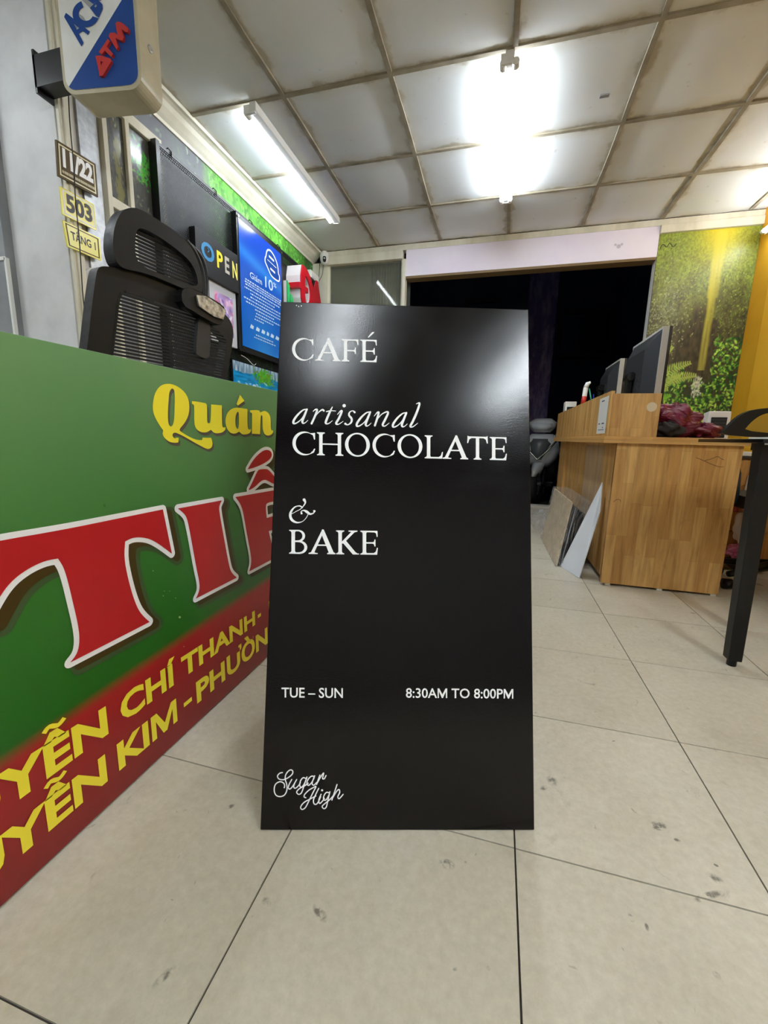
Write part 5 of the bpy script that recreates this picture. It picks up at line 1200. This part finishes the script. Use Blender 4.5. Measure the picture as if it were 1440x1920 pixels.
# peeled mark on the ceiling board
mb = MB(); q = px(1135, 177, 2, HC-.004); mb.box(q.x-.025, q.x+.02, q.y-.008, q.y+.012, HC-.012, HC-.006); tag(link('ceiling_hook', mb, M['steel'], bevel=.001), 'small metal fitting on the ceiling board right of the bright lamp', 'fitting')

# ================================================================ MOTOR SCOOTER ON THE STREET
M['sc_silver'] = mottled('silver_paint', (196, 198, 200), (214, 216, 218), 4, .22, metal=.1, spec=.6); M['rubber'] = mat('rubber', (16, 16, 17), .8)
fwd = Vector((-.30, -.954, 0)).normalized(); rt = Vector((-fwd.y, fwd.x, 0)); SO = Vector((.50, 5.62, -.06))
def sp(a, b, c_): return SO+fwd*a+rt*b+Vector((0, 0, c_))
ms = thing('motor_scooter', 'silver motor scooter parked on the street outside the doorway', 'scooter', sp(-.5, 0, 0))
for a in (.0, -1.2):
    cc = sp(a, 0, .25); ring = [cc+fwd*.2*math.cos(t)+Vector((0,0,.2*math.sin(t))) for t in np.linspace(0, 2*math.pi, 28, endpoint=False)]
    wl = link('wheel', MB().tube(ring, .048, 10, closed=True), M['rubber'], ms, smooth=True)
    mb = MB().tube([cc+fwd*.155*math.cos(t)+Vector((0,0,.155*math.sin(t))) for t in np.linspace(0, 2*math.pi, 28, endpoint=False)], .012, 8, closed=True)
    for k in range(6):
        t = k*math.pi/3; mb.tube([cc, cc+fwd*.15*math.cos(t)+Vector((0,0,.15*math.sin(t)))], .011, 6)
    mb.tube([cc-rt*.05, cc+rt*.05], .03, 12); link('rim', mb, M['steel'], wl, smooth=True)
def shell(name, rows, m, parent=None):   # rows of (a, halfwidth, z) cross-sections, a skin across
    mb = MB(); n_ = 9; b = 0
    for (a, hw, z, bulge) in rows:
        for k in range(n_):
            t = -1+2*k/(n_-1); mb.v.append(tuple(sp(a+bulge*(1-t*t), hw*t, z)))
        for k in range(n_):
            t = 1-2*k/(n_-1); mb.v.append(tuple(sp(a-.03, hw*t*.9, z)))
    q = 2*n_
    for i in range(len(rows)-1):
        for k in range(q): mb.f.append((i*q+k, i*q+(k+1) % q, (i+1)*q+(k+1) % q, (i+1)*q+k))
    mb.f.append(tuple(range(q))[::-1]); mb.f.append(tuple((len(rows)-1)*q+k for k in range(q)))
    return link(name, mb, m, parent or ms, smooth=True)
shell('front_fender', [(.10,.05,.36,.16),(.06,.07,.44,.14),(.0,.075,.50,.12),(-.06,.06,.55,.05)], M['sc_silver'])
shell('front_fairing', [(-.10,.10,.46,.08),(-.08,.19,.56,.12),(-.06,.23,.68,.13),(-.05,.20,.80,.10),(-.06,.13,.88,.05)], M['sc_silver'])
shell('fairing_inset', [(-.03,.05,.56,.12),(-.0,.12,.66,.125),(.0,.14,.76,.11),(-.01,.11,.82,.08)], mat('fairing_grey', (86, 90, 92), .4))
shell('headlight_cowl', [(-.04,.10,.90,.08),(-.02,.16,.96,.11),(-.02,.17,1.02,.10),(-.05,.10,1.07,.04)], M['sc_silver'])
shell('headlight', [(.03,.09,.925,.06),(.04,.13,.96,.07),(.03,.13,1.0,.07),(.02,.08,1.03,.04)], mat('headlight_glass', (190, 196, 200), .08, spec=.9))
link('handlebar', MB().tube([sp(-.12,-.36,1.04), sp(-.05,-.2,1.02), sp(-.03,0,1.0), sp(-.05,.2,1.02), sp(-.12,.36,1.04)], .016, 10), M['rubber'], ms, smooth=True)
for s in (-1, 1):
    link('brake_lever', MB().tube([sp(-.02,s*.18,1.02), sp(.0,s*.26,1.02), sp(-.05,s*.36,1.03)], .006, 6), M['chrome'], ms)
    mm = link('mirror', MB().tube([sp(-.08,s*.2,1.03), sp(-.10,s*.26,1.14), sp(-.12,s*.30,1.18)], .006, 6), M['black'], ms); link('mirror_head', MB().lathe([(.0,-.01),(.05,-.008),(.05,.006),(.045,.01)], Matrix.Translation(sp(-.13,s*.31,1.21)) @ Matrix.Rotation(math.pi/2, 4, 'X'), 16), M['black'], mm)
    link('fork', MB().tube([sp(0,s*.075,.25), sp(-.12,s*.06,.62)], .018, 8), M['black'], ms)
for s in (-1, 1): link('turn_lamp', MB().hexa([sp(.0,s*.17,.80), sp(-.02,s*.22,.84), sp(-.08,s*.22,.84), sp(-.06,s*.17,.80)], [sp(.0,s*.15,.87), sp(-.02,s*.20,.90), sp(-.08,s*.20,.90), sp(-.06,s*.15,.87)]), M['chrome'], ms, bevel=.01)
link('fairing_ridge', MB().tube([sp(.045,-.2,.80), sp(.10,-.1,.66), sp(.09,0,.56), sp(.10,.1,.66), sp(.045,.2,.80)], .012, 8), M['chrome'], ms, smooth=True)
shell('leg_shield', [(-.22,.16,.24,.0),(-.20,.20,.4,.02),(-.17,.21,.6,.02),(-.14,.17,.84,.02)], M['black'])
link('footboard', MB().hexa([sp(-.2,-.14,.20), sp(-.2,.14,.20), sp(-.62,.14,.20), sp(-.62,-.14,.20)], [sp(-.2,-.16,.27), sp(-.2,.16,.27), sp(-.62,.16,.27), sp(-.62,-.16,.27)]), M['black'], ms, bevel=.01)
link('body', MB().hexa([sp(-.55,-.12,.27), sp(-.55,.12,.27), sp(-1.45,.10,.42), sp(-1.45,-.10,.42)], [sp(-.6,-.15,.70), sp(-.6,.15,.70), sp(-1.5,.10,.78), sp(-1.5,-.10,.78)]), M['sc_silver'], ms, bevel=.05, seg=4)
link('seat', MB().hexa([sp(-.58,-.13,.705), sp(-.58,.13,.705), sp(-1.4,.12,.785), sp(-1.4,-.12,.785)], [sp(-.62,-.10,.76), sp(-.62,.10,.76), sp(-1.38,.10,.86), sp(-1.38,-.10,.86)]), M['rubber'], ms, bevel=.025, seg=3)
link('centre_stand', MB().tube([sp(-.75,-.12,.26), sp(-.80,-.16,.0)], .012, 8).tube([sp(-.75,.12,.26), sp(-.80,.16,.0)], .012, 8), M['steel'], ms)
o = thing('street_crate', 'dark purple crate standing by the dark doorway beside the scooter', 'crate', (.88, 5.3, -.06)); link('box', MB().box(.72, 1.0, 5.2, 5.5, -.06, .95), mat('dark_purple', (44, 28, 44), .7), o, bevel=.01); link('lid', MB().box(.71, 1.01, 5.19, 5.51, .95, .98), mat('dark_purple_lid', (52, 30, 50), .7), o)
